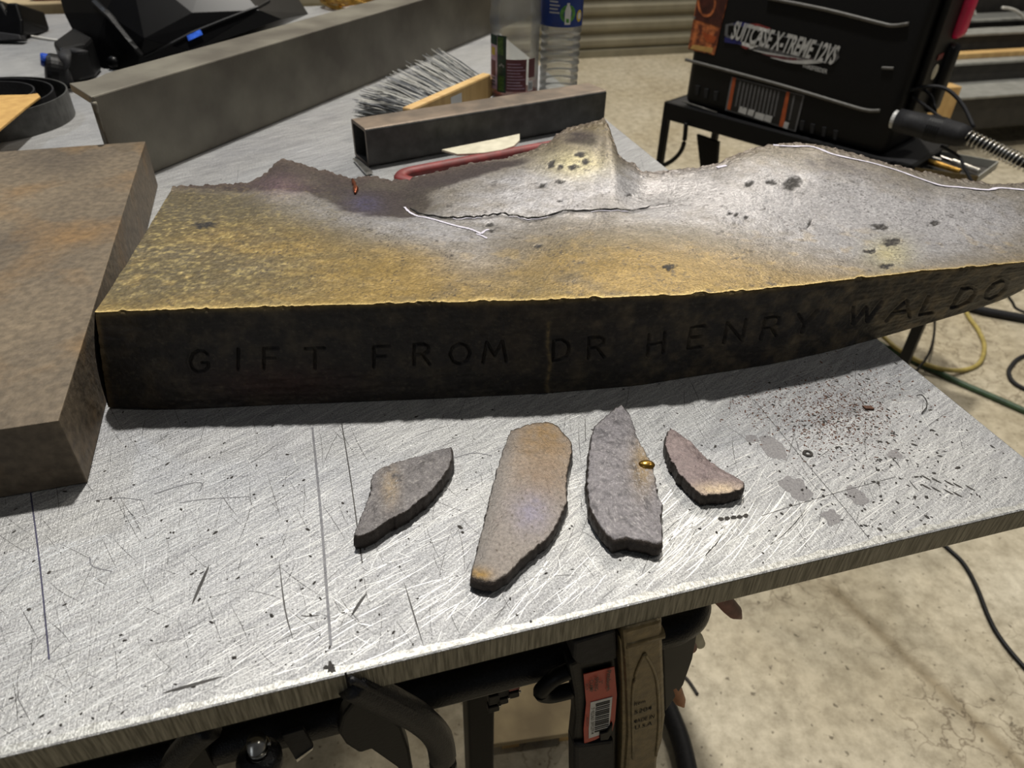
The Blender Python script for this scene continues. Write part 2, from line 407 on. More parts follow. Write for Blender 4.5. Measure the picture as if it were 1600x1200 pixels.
def prism(pts, ext, w=0.0, seg=2):
    """polygon of world points extruded by vector ext"""
    n = len(pts); ext = Vector(ext)
    V = [Vector(p) for p in pts] + [Vector(p) + ext for p in pts]
    Fc = [tuple(range(n)), tuple(range(2 * n - 1, n - 1, -1))] + [(i, n + i, n + (i + 1) % n, (i + 1) % n) for i in range(n)]
    return bevelled(V, Fc, w, seg)
def catmull(P, n=8):
    P = [Vector(p) for p in P]
    if len(P) < 3: return P
    Q = [P[0] * 2 - P[1]] + P + [P[-1] * 2 - P[-2]]; out = []
    for i in range(1, len(Q) - 2):
        a, b, c, d = Q[i - 1:i + 3]
        for k in range(n):
            t = k / n
            out.append(0.5 * ((2 * b) + (c - a) * t + (2 * a - 5 * b + 4 * c - d) * t * t + (3 * b - a - 3 * c + d) * t ** 3))
    out.append(P[-1]); return out
def sweep(P, r, seg=10, sx=1.0, sy=1.0, upv=UP):
    P = [Vector(p) for p in P]; V = []; Fc = []; n = len(P)
    for i, p in enumerate(P):
        t = (P[min(i + 1, n - 1)] - P[max(i - 1, 0)]).normalized()
        s = t.cross(upv)
        if s.length < 1e-4: s = t.cross(Vector((1, 0, 0)))
        s.normalize(); q = s.cross(t).normalized()
        rr = r[i] if isinstance(r, (list, tuple)) else r
        for k in range(seg):
            a = 2 * math.pi * (k + 0.5) / seg
            V.append(p + s * (math.cos(a) * rr * sx) + q * (math.sin(a) * rr * sy))
    for i in range(n - 1):
        for k in range(seg):
            Fc.append((i * seg + k, i * seg + (k + 1) % seg, (i + 1) * seg + (k + 1) % seg, (i + 1) * seg + k))
    Fc.append(tuple(range(seg - 1, -1, -1))); Fc.append(tuple(range((n - 1) * seg, n * seg)))
    return V, Fc
def lathe(o, prof, seg=40, axis=UP, ref=Vector((1, 0, 0)), a0=0.0, a1=2 * math.pi):
    o = Vector(o); axis = Vector(axis).normalized()
    s = ref - axis * ref.dot(axis); s.normalize(); q = axis.cross(s)
    V = []; Fc = []; full = abs(a1 - a0) > 6.28; n = seg if full else seg + 1
    for h, r in prof:
        for k in range(n):
            a = a0 + (a1 - a0) * k / seg
            V.append(o + axis * h + s * (math.cos(a) * r) + q * (math.sin(a) * r))
    for i in range(len(prof) - 1):
        for k in range(seg):
            k2 = (k + 1) % n
            Fc.append((i * n + k, i * n + k2, (i + 1) * n + k2, (i + 1) * n + k))
    return V, Fc
def strip(P, w, n=UP, taper=False, lift=0.0):
    P = [Vector(p) for p in P]; V = []; Fc = []; m = len(P)
    for i, p in enumerate(P):
        t = (P[min(i + 1, m - 1)] - P[max(i - 1, 0)]).normalized()
        s = t.cross(n).normalized()
        ww = w[i] if isinstance(w, (list, tuple)) else w
        if taper: ww = ww * (0.15 + 0.85 * math.sin(math.pi * (i + 0.0) / (m - 1)) ** 0.6)
        V += [p + s * ww * 0.5 + n * lift, p - s * ww * 0.5 + n * lift]
    for i in range(m - 1): Fc.append((2 * i, 2 * i + 1, 2 * i + 3, 2 * i + 2))
    return V, Fc
_tcache = {}
def text2d(s, bold=0.0):
    if (s, bold) in _tcache: return _tcache[(s, bold)]
    cu = bpy.data.curves.new('lettering', 'FONT'); cu.body = s; cu.size = 1.0; cu.align_x = 'CENTER'; cu.align_y = 'CENTER'; cu.offset = bold
    cu.resolution_u = 3
    o = bpy.data.objects.new('lettering', cu); COL.objects.link(o)
    bpy.context.view_layer.update()
    dg = bpy.context.evaluated_depsgraph_get()
    me = bpy.data.meshes.new_from_object(o.evaluated_get(dg))
    V = [(v.co.x, v.co.y) for v in me.vertices]; Fc = [tuple(p.vertices) for p in me.polygons]
    bpy.data.meshes.remove(me); bpy.data.objects.remove(o); bpy.data.curves.remove(cu)
    _tcache[(s, bold)] = (V, Fc); return V, Fc
def text_on(s, c, ax, ay, width=None, height=None, bold=0.0, lift=0.0, shear=0.0):
    V, Fc = text2d(s, bold)
    xs = [v[0] for v in V]; ys = [v[1] for v in V]
    w = max(xs) - min(xs); h = max(ys) - min(ys); cx = (max(xs) + min(xs)) / 2; cy = (max(ys) + min(ys)) / 2
    if width is None: width = w * height / h
    if height is None: height = h * width / w
    ax = Vector(ax).normalized(); ay = Vector(ay).normalized(); n = ax.cross(ay)
    c = Vector(c)
    return [c + ax * ((x - cx) / w * width + shear * (y - cy) / h * height) + ay * ((y - cy) / h * height) + n * lift for x, y in V], Fc

# ================================================================== SETTING
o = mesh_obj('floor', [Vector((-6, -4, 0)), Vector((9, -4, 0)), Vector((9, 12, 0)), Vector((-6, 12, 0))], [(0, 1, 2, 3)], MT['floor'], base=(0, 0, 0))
o['kind'] = 'structure'

# roll-up door with horizontal slats
dA = G(900, 90)
d0 = dA - E1 * 3.0
door = bpy.data.objects.new('door_1', None); COL.objects.link(door); door.location = d0 + E1 * 2.2; door['kind'] = 'structure'
SL = 0.105
slat_prof = [(0.0, 0.0), (0.012, 0.022), (0.03, 0.030), (0.06, 0.030), (0.078, 0.020), (0.09, 0.0), (0.105, 0.0)]
base_o = None
for k in range(24):
    V = []; Fc = []
    for j, (zz, yy) in enumerate(slat_prof):
        for L_ in (0, 5.2):
            V.append(d0 + E1 * L_ - E2 * yy + UP * (zz + 0.05))
    for j in range(len(slat_prof) - 1): Fc.append((2 * j, 2 * j + 1, 2 * j + 3, 2 * j + 2))
    if base_o is None:
        base_o = mesh_obj('slat', V, Fc, MT['slat'], door)
    else:
        c = base_o.copy(); COL.objects.link(c); c.parent = door; c.location = (0, 0, k * SL)
mesh_obj('bottom_bar', *boxgeo(d0 - E2 * 0.035, E1 * 5.2, E2 * 0.05, UP * 0.05, 0.004), MT['slat'], door)

wb_ = d0 - E1 * 4.5 + E2 * .06
o = mesh_obj('wall_back', *boxgeo(wb_, E1 * 14, E2 * .1, UP * 5.2, 0), mat('grey_block_wall', (150, 146, 136), (132, 128, 118), rough=.8, scale=3, bump=.2))
o['kind'] = 'structure'

# ================================================================== TABLE
TW, TD = 1.32, 1.84
table = thing('welding_table', 'scratched bright steel plate work table with sawn edges', 'table', tab(-TW / 2, TD / 2, -TZ))
bv, bf = boxgeo(tab(-TW, 0, -PLATE), E1 * TW, E2 * TD, UP * PLATE, 0.0012, 2)
top = mesh_obj('tabletop', bv, bf, [MT['top'], MT['side']], table)
me = top.data
me.polygons.foreach_set('material_index', np.array([0 if p.normal.z > 0.9 else 1 for p in me.polygons], dtype=np.int32))
# legs and apron, all black
for a, b in ((-TW + 0.08, 0.10), (-TW + 0.08, TD - 0.12), (-0.10, TD - 0.12)):
    mesh_obj('leg', *boxgeo(tab(a - 0.02, b, -TZ), E1 * 0.04, E2 * 0.04, UP * (TZ - PLATE), 0.003), MT['black_pipe'], table)
lp = onz(752, 1105, TZ - 0.5)
lp.z = 0
mesh_obj('leg', *boxgeo(lp - E1 * 0.017, E1 * 0.034, E2 * 0.034, UP * (TZ - PLATE), 0.003), MT['black'], table)
# rounded tube rail hanging under the front edge, bent back at its right end
ro = -0.033
pp = [F(-140, 1286, ro), F(180, 1204, ro), F(600, 1096, ro), F(870, 1028, ro), F(1020, 990, ro)]
pz_ = pp[-1].z
pq = catmull([F(1020, 990, ro), F(1060, 978, ro), onz(1083, 957, pz_), onz(1080, 928, pz_), onz(1050, 888, pz_)], 6)
mesh_obj('tube_rail', *sweep(pp + pq[1:] + [Vector((tab(-0.20, 0.5).x, tab(-.2, .5).y, pz_))], 0.0118, 16), MT['black_pipe'], table, smooth=True)
mesh_obj('flat_bar', *boxgeo(tab(-TW + 0.1, 0.075, -0.085), E1 * (TW - 0.42), E2 * 0.004, UP * 0.035, 0.001), MT['black_soft'], table)

# bright ground rim along the front edge
V = []; Fc = []
n = 260
for i in range(n + 1):
    a = -TW * (1 - i / n)
    wv = 0.0025 + 0.0035 * float(fbm(i * 0.22, 3.1, 5)) + 0.003 * float(vnoise(i * 0.9, 1.3, 6)) ** 2
    V += [tab(a, 0.0013, 0.00012), tab(a, wv, 0.00012)]
for i in range(n): Fc.append((2 * i, 2 * i + 2, 2 * i + 3, 2 * i + 1))
mesh_obj('ground_rim', V, Fc, MT['edge_bright'], table)

# scratches: many short bright and dark strips lying on the plate
def on_table(x, y):
    p = T(x, y); d = p - CORNER
    return d.dot(E1) < -0.004 and d.dot(E2) > 0.004 and d.dot(E2) < TD - 0.01 and d.dot(E1) > -TW + .01
def scratch_set(count, wmin, wmax, lmin, lmax, angf, lift, ymax=1180, seed=1, area=None):
    r = random.Random(seed); mb = MB(); k = 0; tries = 0
    while k < count and tries < count * 20:
        tries += 1
        if area: x = r.uniform(area[0], area[2]); y = r.uniform(area[1], area[3])
        else: x = r.uniform(-40, 1640); y = 230 + 950 * r.random() ** 0.7
        if not on_table(x, y): continue
        a = angf(x, y, r); Lp = r.uniform(lmin, lmax) * (0.4 + 0.6 * y / 900); cv = r.uniform(-0.12, 0.12)
        pts = []
        for j in range(4):
            t = j / 3 - 0.5
            pts.append((x + math.cos(a + cv * t * 2) * Lp * t, y - math.sin(a + cv * t * 2) * Lp * t))
        if not all(on_table(*q) for q in pts): continue
        mb.add(*strip([T(*q) for q in pts], r.uniform(wmin, wmax), taper=True, lift=lift)); k += 1
    return mb
def a_sweep(x, y, r):
    base = math.radians(30) if x < 700 else math.radians(12 + 34 * min(1, max(0, (y - 650) / 250)))
    return base + r.gauss(0, 0.11)
scratch_set(1300, 0.00012, 0.00038, 14, 110, a_sweep, 0.00008, seed=3).build('bright_scratch', MT['bright'], table, kind='stuff')
scratch_set(170, 0.00014, 0.00036, 40, 150, a_sweep, 0.0001, seed=8, area=(0, 800, 1500, 1150)).build('bright_scratch', MT['bright'], table, kind='stuff')
scratch_set(140, 0.00012, 0.00035, 16, 70, lambda x, y, r: r.uniform(0, math.pi), 0.00009, seed=4).build('bright_scratch', MT['bright'], table, kind='stuff')
scratch_set(620, 0.00016, 0.0004, 12, 90, lambda x, y, r: r.choice((-1.35, -1.2, 1.2, .5, -0.7)) + r.gauss(0, 0.25), 0.00007, seed=5).build('dark_scratch', MT['darkscratch'], table, kind='stuff')
# sanding arcs near the front right
mb = MB(); r_ = random.Random(21)
for k in range(70):
    x = r_.uniform(1090, 1330); y = r_.uniform(780, 900); R = r_.uniform(70, 150)
    pts = [(x + R * math.sin(t) - R, y - 0.75 * R * (1 - math.cos(t)) * 1.6 + 40 - 60 * t) for t in np.linspace(0.1, 0.7, 6)]
    if all(on_table(*q) for q in pts): mb.add(*strip([T(*q) for q in pts], r_.uniform(.0003, .0008), taper=True, lift=0.00011))
mb.build('sanding_arc', MT['bright'], table, kind='stuff')
# singled-out scribe and layout lines
def tline(name, pts, w, m, lift=0.00014, taper=False):
    return mesh_obj(name, *strip(catmull([T(*q) for q in pts], 5), w, taper=taper, lift=lift), m, table)
tline('layout_line', [(48, 770), (62, 880), (77, 1031)], 0.0009, MT['ink'])
tline('layout_line', [(488, 668), (501, 800), (517, 1010)], 0.0016, MT['pencil'])
tline('layout_line', [(534, 662), (548, 750), (566, 880)], 0.0008, MT['darkscratch'])
tline('layout_line', [(915, 690), (914, 655)], 0.0005, MT['darkscratch'])
tline('layout_line', [(1178, 625), (1240, 700), (1320, 795), (1358, 842)], 0.0004, MT['darkscratch'])
tline('layout_line', [(1190, 806), (1290, 775), (1400, 745)], 0.0004, MT['darkscratch'])
for q in (((300, 945), (313, 915), (327, 883)), ((255, 1083), (295, 1072), (348, 1057)), ((549, 963), (560, 945), (573, 927)),
          ((436, 875), (445, 950), (458, 1000)), ((632, 912), (645, 955), (662, 1010)), ((470, 962), (482, 963), (500, 961)), ((1420, 750), (1428, 760), (1436, 768)),
          ((1390, 712), (1400, 722), (1407, 732))):
    tline('gouge', q, 0.0019 if abs(q[0][0] - 300) < 60 or q[0][0] == 549 else 0.0008, MT['darkscratch'], taper=True)
for q in ([(240, 772), (290, 757), (315, 755), (312, 768)], [(140, 870), (145, 885), (175, 893)], [(280, 786), (320, 780), (390, 776)],
          [(708, 716), (740, 708), (768, 712)], [(150, 782), (190, 778), (225, 782)]):
    tline('pen_mark', q, 0.0007, MT['pencil'])
# grey smudges
def blot(px, py, rx, ry, seed, jag=0.35, rot=0.0):
    pts = []
    for k in range(22):
        a = 2 * math.pi * k / 22
        q = 1 + jag * (2 * float(fbm(3 + math.cos(a) * 1.6, 3 + math.sin(a) * 1.6, seed, 3)) - 1) * 2
        ux, uy = math.cos(a) * rx * q, math.sin(a) * ry * q
        pts.append(T(px + ux * math.cos(rot) - uy * math.sin(rot), py + ux * math.sin(rot) + uy * math.cos(rot), 0.00013))
    return pts
for k, (x, y, rx, ry, ro) in enumerate(((1209, 703, 22, 13, .7), (1176, 686, 10, 6, .3), (1245, 764, 24, 14, .4), (1300, 808, 15, 13, .2), (1340, 776, 18, 11, .4), (1398, 710, 12, 8, .4))):
    mesh_obj('smudge', blot(x, y, rx, ry, 40 + k, rot=ro), [tuple(range(21, -1, -1))], MT['smudge'], table)
mesh_obj('paint_chip', blot(515, 1043, 9, 9, 77, 0.5), [tuple(range(21, -1, -1))], MT['soot'], table)
# specks of slag and dust, far too many to count
def speck_set(name, count, m, sampler, rmin, rmax, seed):
    r = random.Random(seed); mb = MB(); k = 0; tries = 0
    while k < count and tries < count * 10:
        tries += 1
        x, y = sampler(r)
        if not on_table(x, y): continue
        c = T(x, y); rr = rmin + (rmax - rmin) * r.random() ** 3; st = r.uniform(1, 2.2); a0 = r.uniform(0, 6.28)
        ca, sa = math.cos(a0), math.sin(a0)
        ring = []
        for j in range(6):
            a = j * math.pi / 3; q = rr * r.uniform(0.6, 1.2)
            u, v = math.cos(a) * q * st, math.sin(a) * q
            ring.append(c + Vector((u * ca - v * sa, u * sa + v * ca, 0.0001)))
        mb.add(ring + [c + UP * (0.0002 + rr * 0.35)], [(j, (j + 1) % 6, 6) for j in range(6)]); k += 1
    mb.build(name, m, table, kind='stuff')
speck_set('slag_speck', 900, MT['soot'], lambda r: (r.uniform(0, 1600), 240 + 940 * r.random() ** .8), 0.00025, 0.0011, 31)
speck_set('slag_speck', 420, MT['soot'], lambda r: (r.gauss(1390, 110), r.gauss(730, 60)), 0.0003, 0.0013, 32)
speck_set('rust_dust', 2600, MT['rust'], lambda r: (r.gauss(1305, 52), r.gauss(645, 32)), 0.00016, 0.0008, 33)
speck_set('rust_dust', 260, MT['rust'], lambda r: (r.gauss(1180, 30), r.gauss(632, 16)), 0.0002, 0.0008, 34)
speck_set('slag_speck', 260, MT['soot'], lambda r: (r.gauss(1315, 60), r.gauss(655, 42)), 0.0003, 0.0012, 35)
for k in range(9):
    x = 1440 + (k % 5) * 17 + rnd.uniform(-3, 3); y = 742 + (k // 5) * 14 + (k % 5) * 4
    if on_table(x + 14, y + 10): tline('gouge', [(x, y), (x + 8, y + 5), (x + 16, y + 9)], 0.0016, MT['soot'], taper=True)
for k in range(5):
    mesh_obj('drip_mark', blot(1127 + k * 9.5, 811 - k * 1.2, 4.5, 3.2, 90 + k, 0.2), [tuple(range(21, -1, -1))], MT['soot'], table)
# saw notch on the front edge
mesh_obj('saw_notch', *boxgeo(F(538, 1052, 0.0004), E1 * 0.0012, E2 * 0.0004, UP * -0.019, 0), MT['crack'], table)

# loose bits on the plate
cc = T(1352, 641)
tag(mesh_obj('metal_chip', *boxgeo(cc, E1 * 0.0065 + E2 * -0.002, E2 * 0.004, UP * 0.0018, 0.0004), MT['rust'], base=cc), 'small square brown chip on the rust dust patch', 'chip')
cc = T(1262, 709)
tag(mesh_obj('washer', *lathe(cc, [(0, .0016), (0.0008, .0016), (0.0010, .0022), (0.0010, .0030), (0.0006, .0036), (0, .0036)], 20), MT['soot'], base=cc), 'tiny dark ring lying alone on the plate right of the shards', 'washer')
pts = catmull([T(1432, 618, .001), T(1440, 617, .003), T(1447, 625, .003), T(1448, 635, .002), T(1440, 646, .001)], 5)
tag(mesh_obj('wire_sliver', *sweep(pts, 0.0004, 6), MT['soot'], smooth=True), 'thin curled wire sliver near the right edge of the plate', 'wire')

# ================================================================== STEEL BLOCK (left)
BH = 0.0535
bn, bfar = T(137, 755), T(247, 290)
ex = (bfar - bn); ex.z = 0; exn = ex.normalized(); ey = Vector((-exn.y, exn.x, 0))
if ey.x > 0: ey = -ey
V, Fc = boxgeo(bn + UP * .0003, ex, ey * 0.34, UP * BH, 0.0008, 2)
bl = mesh_obj('steel_block', V, Fc, MT['block'], base=bn + ex * .5 + ey * .17)
# rusty orange-brown blotches on the skin of the block
def block_mat():
    m = MT['block']; nt = m.node_tree; N = nt.nodes; L = nt.links; b = N['Principled BSDF']
    src = b.inputs['Base Color'].links[0].from_socket
    tc = N.new('ShaderNodeTexCoord')
    n = N.new('ShaderNodeTexNoise'); n.inputs['Scale'].default_value = 13; n.inputs['Detail'].default_value = 5
    mp = N.new('ShaderNodeMapping'); mp.inputs['Location'].default_value = (3.3, 1.2, 0.4); L.new(tc.outputs['Object'], mp.inputs[0]); L.new(mp.outputs[0], n.inputs['Vector'])
    rp = N.new('ShaderNodeValToRGB'); rp.color_ramp.elements[0].position = .5; rp.color_ramp.elements[1].position = .72
    rp.color_ramp.elements[0].color = (0, 0, 0, 1); rp.color_ramp.elements[1].color = (.75, .75, .75, 1)
    L.new(n.outputs['Fac'], rp.inputs[0])
    x = N.new('ShaderNodeMix'); x.data_type = 'RGBA'; x.inputs['B'].default_value = lin((136, 106, 66)) + (1,)
    L.new(rp.outputs[0], x.inputs['Factor']); L.new(src, x.inputs['A'])
    n2 = N.new('ShaderNodeTexNoise'); n2.inputs['Scale'].default_value = 150; n2.inputs['Detail'].default_value = 6
    L.new(tc.outputs['Object'], n2.inputs['Vector'])
    r2 = N.new('ShaderNodeValToRGB'); r2.color_ramp.elements[0].position = .35; r2.color_ramp.elements[1].position = .65
    r2.color_ramp.elements[0].color = (.7, .7, .7, 1); r2.color_ramp.elements[1].color = (1.1, 1.1, 1.1, 1); L.new(n2.outputs['Fac'], r2.inputs[0])
    y = N.new('ShaderNodeMix'); y.data_type = 'RGBA'; y.blend_type = 'MULTIPLY'; y.inputs['Factor'].default_value = 1
    L.new(x.outputs['Result'], y.inputs['A']); L.new(r2.outputs[0], y.inputs['B']); L.new(y.outputs['Result'], b.inputs['Base Color'])
block_mat()
tag(bl, 'thick rust-brown steel block at the left of the table', 'steel block')

# ================================================================== BRONZE FRAGMENT
top_px = [(148, 490), (163, 487), (200, 486), (330, 482), (500, 477), (700, 472), (860, 468), (1000, 462.5), (1060, 461), (1161, 455), (1262, 444), (1350, 434), (1424, 425), (1499, 419), (1600, 409), (1660, 402), (1700, 396)]
zt_px = [(148, .0815), (472, .0838), (870, .0835), (1130, .080), (1340, .0745), (1500, .066), (1640, .058), (1700, .055)]
bot_px = [(170, 638), (230, 640), (300, 639), (420, 633), (500, 630), (700, 622), (860, 614), (1000, 602), (1060, 592), (1205, 569), (1296, 549), (1381, 526), (1465, 501), (1532, 481), (1580, 463), (1610, 446), (1640, 430)]
pair = [(148, 170), (300, 305), (472, 500), (870, 860), (1130, 1100), (1340, 1300), (1420, 1381), (1500, 1465), (1563, 1532), (1607, 1575), (1700, 1640)]
def itp(tbl, x):
    xs = [a for a, _ in tbl]; ys = [b for _, b in tbl]
    return np.interp(x, xs, ys)
def smooth1(a, k):
    ker = np.ones(k) / k
    return np.convolve(np.pad(a, (k // 2, k - 1 - k // 2), mode='edge'), ker, mode='valid')
NC = 1000
xs = np.linspace(148, 1700, NC)
ytop = smooth1(itp(top_px, xs), 25) + 1.8 * (fbm(xs / 38, xs * 0, 3, 3) - .5)
ztop = smooth1(itp(zt_px, xs), 61)
chip = 2.6 * np.clip((fbm(xs / 16, xs * 0 + 7, 9, 3) - .58) * 4, 0, 1) + .9 * (fbm(xs / 6, xs * 0 + 3, 12, 3) - .5)
xb = smooth1(itp(pair, xs), 61); xb[0] = 170
yb = smooth1(itp(bot_px, xb), 31)
FT = np.array([T(x, y, z) for x, y, z in zip(xs, ytop, ztop)])
FT0 = FT.copy(); FT = np.array([T(x, y, z) for x, y, z in zip(xs, ytop - chip, ztop)])
FB = np.array([T(x, y, 0.0004) for x, y in zip(xb, yb)])
FB[:, 2] += 0.0012 * sstep(330, 180, xb)
bronze = thing('bronze_fragment', 'long broken bronze slab with letters cast along its dark front face', 'bronze slab', ((FB[:, 0].mean()), FB[:, 1].mean() + .06, TZ))

# --- front face with sunk lettering
STROKES = {
 'G': [[(.9, .82), (.7, .97), (.42, 1), (.15, .85), (.03, .5), (.15, .15), (.42, 0), (.72, .03), (.92, .2), (.92, .42), (.62, .42)]],
 'I': [[(.5, 0), (.5, 1)]], 'F': [[(.1, 0), (.1, 1), (.85, 1)], [(.1, .52), (.68, .52)]],
 'T': [[(.5, 0), (.5, 1)], [(.03, 1), (.97, 1)]],
 'R': [[(.1, 0), (.1, 1), (.6, 1), (.85, .88), (.85, .64), (.6, .5), (.1, .5)], [(.5, .5), (.92, 0)]],
 'O': [[(.5, 1), (.18, .86), (.03, .5), (.18, .14), (.5, 0), (.82, .14), (.97, .5), (.82, .86), (.5, 1)]],
 'M': [[(.02, 0), (.18, 1), (.5, .3), (.82, 1), (.98, 0)]],
 'D': [[(.08, 0), (.08, 1), (.5, 1), (.82, .82), (.92, .5), (.82, .18), (.5, 0), (.08, 0)]],
 'H': [[(.1, 0), (.1, 1)], [(.9, 0), (.9, 1)], [(.1, .5), (.9, .5)]],
 'E': [[(.85, 0), (.1, 0), (.1, 1), (.85, 1)], [(.1, .52), (.7, .52)]],
 'N': [[(.08, 0), (.08, 1), (.92, 0), (.92, 1)]],
 'Y': [[(.5, 0), (.5, .45), (.04, 1)], [(.5, .45), (.96, 1)]],
 'W': [[(.0, 1), (.25, 0), (.5, .85), (.75, 0), (1, 1)]],
 'A': [[(.02, 0), (.5, 1), (.98, 0)], [(.2, .36), (.8, .36)]],
 'L': [[(.15, 1), (.15, 0), (.85, 0)]] }
LET = [('G', 312, 564, 32, 0), ('I', 372, 562, 18, 0), ('F', 424, 560, 30, 0), ('T', 492, 560, 32, 0), ('F', 597, 557, 32, 0), ('R', 659, 554, 30, 0), ('O', 719, 553, 34, 0), ('M', 773, 550, 38, 0),
       ('D', 877, 547, 30, .05), ('R', 932, 543, 30, .05), ('H', 1025, 537, 31, .1), ('E', 1089, 527, 30, .15), ('N', 1148, 518, 34, .2), ('R', 1204, 511, 31, .25), ('Y', 1257, 504, 32, .3),
       ('W', 1349, 490, 44, .42), ('A', 1409, 483, 38, .5), ('L', 1454, 475, 30, .5), ('D', 1508, 463, 32, .6), ('O', 1556, 452, 32, .6)]
NR = 96
vv = np.linspace(0, 1, NR)
GX = FT0[None] * (1 - vv)[:, None, None] + FB[None] * vv[:, None, None] + (FT - FT0)[None] * np.exp(-vv * 30)[:, None, None]
outn = np.stack([(FT[:, 1] * 0 + np.gradient(FB[:, 1])), -np.gradient(FB[:, 0]), 0 * FT[:, 0]], 1)
outn[:, 0] = smooth1(outn[:, 0], 81); outn[:, 1] = smooth1(outn[:, 1], 81)
outn /= np.linalg.norm(outn, axis=1)[:, None]
px, py = project(GX.reshape(-1, 3)); px = px.reshape(NR, NC); py = py.reshape(NR, NC)
groove = np.zeros((NR, NC))
rim = np.zeros((NR, NC))
for ch, cx, cy, w, sh in LET:
    hgt_ = 32 - 3 * (cx > 1300); slope = -0.03 - 0.16 * max(0, min(1, (cx - 600) / 700))
    msk = (np.abs(px - cx) < 45) & (np.abs(py - cy) < 40)
    X = px[msk]; Y = py[msk]; d = np.full(X.shape, 1e9)
    for stv in STROKES[ch]:
        pts = [(cx + (u - .5) * w + sh * (v - .5) * hgt_, cy - (v - .5) * hgt_ + slope * (u - .5) * w) for u, v in stv]
        d = np.minimum(d, segdist(X, Y, pts))
    groove[msk] = np.maximum(groove[msk], 1 - sstep(.9, 2.7, d))
    rim[msk] = np.maximum(rim[msk], np.exp(-((d - 4.0) / 1.5) ** 2))
sx_ = np.cumsum(np.r_[0, np.linalg.norm(np.diff(FB, axis=0), axis=1)])
SS = np.broadcast_to(sx_[None] * 1000, (NR, NC)); VV = np.broadcast_to(vv[:, None] * 80, (NR, NC))
lump = (fbm(SS / 14, VV / 9, 51, 4) - .5) * 0.0022 + (fbm(SS / 30, VV / 2.2, 57, 3) - .5) * 0.0008
seam = np.exp(-(segdist(px, py, [(857, 505), (855, 540), (860, 570), (853, 600), (858, 622)]) / 3.0) ** 2)
disp = lump - 0.0020 * groove + 0.0005 * rim + 0.0012 * seam * (0.5 + vnoise(SS / 2, VV / 2, 77))
fade = sstep(0, 0.05, VV / 80) * sstep(0, 0.03, 1 - VV / 80)
GX = GX + outn[None] * (disp * fade)[:, :, None]
# round the top arris and the bottom arris slightly
GX[:, :, 0] -= outn[None, :, 0] * 0.0022 * np.exp(-(VV / 80 * 60) ** 1)
GX[:, :, 1] -= outn[None, :, 1] * 0.0022 * np.exp(-(VV / 80 * 60) ** 1)
def grid_faces(nr, nc, off=0, flip=False):
    i = np.arange(nr - 1)[:, None] * nc + np.arange(nc - 1)[None] + off
    q = np.stack([i, i + 1, i + nc + 1, i + nc], -1).reshape(-1, 4)
    return q[:, ::-1] if flip else q
n1 = fbm(SS / 11, VV / 11, 61, 5); n2 = fbm(SS / 60, VV / 40, 63, 3); n3 = fbm(SS / 2.4, VV / 1.6, 67, 3)
cf = np.zeros((NR, NC, 3))
cd = np.array(lin((50, 46, 42))); cl = np.array(lin((104, 92, 72))); cr_ = np.array(lin((70, 44, 38)))
k1 = np.clip((n1 - .42) * 2.6, 0, 1) * (0.35 + 0.65 * sstep(700, 1300, px))
cf[:] = cd; cf += (cl - cd) * k1[..., None]
kr = np.exp(-(((px - 440) / 110) ** 2 + ((py - 600) / 26) ** 2)); cf += (cr_ - cf) * (kr * 0.7)[..., None]  # reddish reflection from the table painted low on the face
ks = np.clip((n3 - .62) * 3, 0, 1) * 0.2; cf += (np.array(lin((150, 138, 112))) - cf) * ks[..., None]
cf += (np.array(lin((148, 128, 84))) - cf) * (seam * 0.55 * n3 * 1.5)[..., None].clip(0, 1)
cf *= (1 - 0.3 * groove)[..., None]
worn = np.exp(-VV / 80 * 60 * (0.5 + n2)) ; cf += (np.array(lin((222, 190, 120))) - cf) * (worn * 0.9).clip(0, 1)[..., None]
wl = np.exp(-((px - 150 - (py - 490) * .15) / 5) ** 2); cf += (np.array(lin((140, 116, 74))) - cf) * (wl * .5)[..., None]
mesh_obj('lettered_face', GX.reshape(-1, 3), grid_faces(NR, NC), MT['bronze_face'], bronze, smooth=True, colors=cf.reshape(-1, 3), label='near-black lettered front face with a thin worn brass edge')

# --- top surface
back_px = [(270, 290, .079), (300, 288, .079), (335, 290, .079), (360, 287, .079), (385, 286, .079), (403, 276, .08), (420, 266, .082), (432, 253, .084), (440, 249, .085), (452, 250, .085), (475, 258, .083), (505, 266, .082), (530, 272, .08), (545, 277, .08),
           (556, 279, .08), (570, 274, .08), (590, 274, .081), (612, 281, .08), (640, 279, .082), (655, 275, .084), (690, 267, .087), (735, 256, .09), (790, 246, .093), (832, 234, .097), (845, 225, .098), (858, 221, .10), (870, 210, .103), (885, 201, .106), (905, 196, .108), (930, 190, .11), (944, 183, .112),
           (952, 198, .109), (960, 222, .104), (967, 240, .099), (978, 251, .094), (992, 255, .091), (1003, 268, .088), (1020, 268, .087), (1050, 265, .087), (1085, 262, .087), (1120, 257, .088), (1140, 247, .091), (1160, 239, .093), (1185, 229, .096), (1215, 223, .097), (1240, 222, .097), (1275, 226, .097), (1300, 231, .096),
           (1330, 238, .094), (1360, 249, .091), (1400, 258, .087), (1430, 267, .084), (1460, 270, .081), (1485, 279, .078), (1510, 279, .076), (1550, 286, .073), (1600, 284, .07), (1660, 288, .067), (1720, 292, .064)]
bp_ = np.array(back_px)
cum = np.r_[0, np.cumsum(np.hypot(np.diff(bp_[:, 0]), np.diff(bp_[:, 1])))]
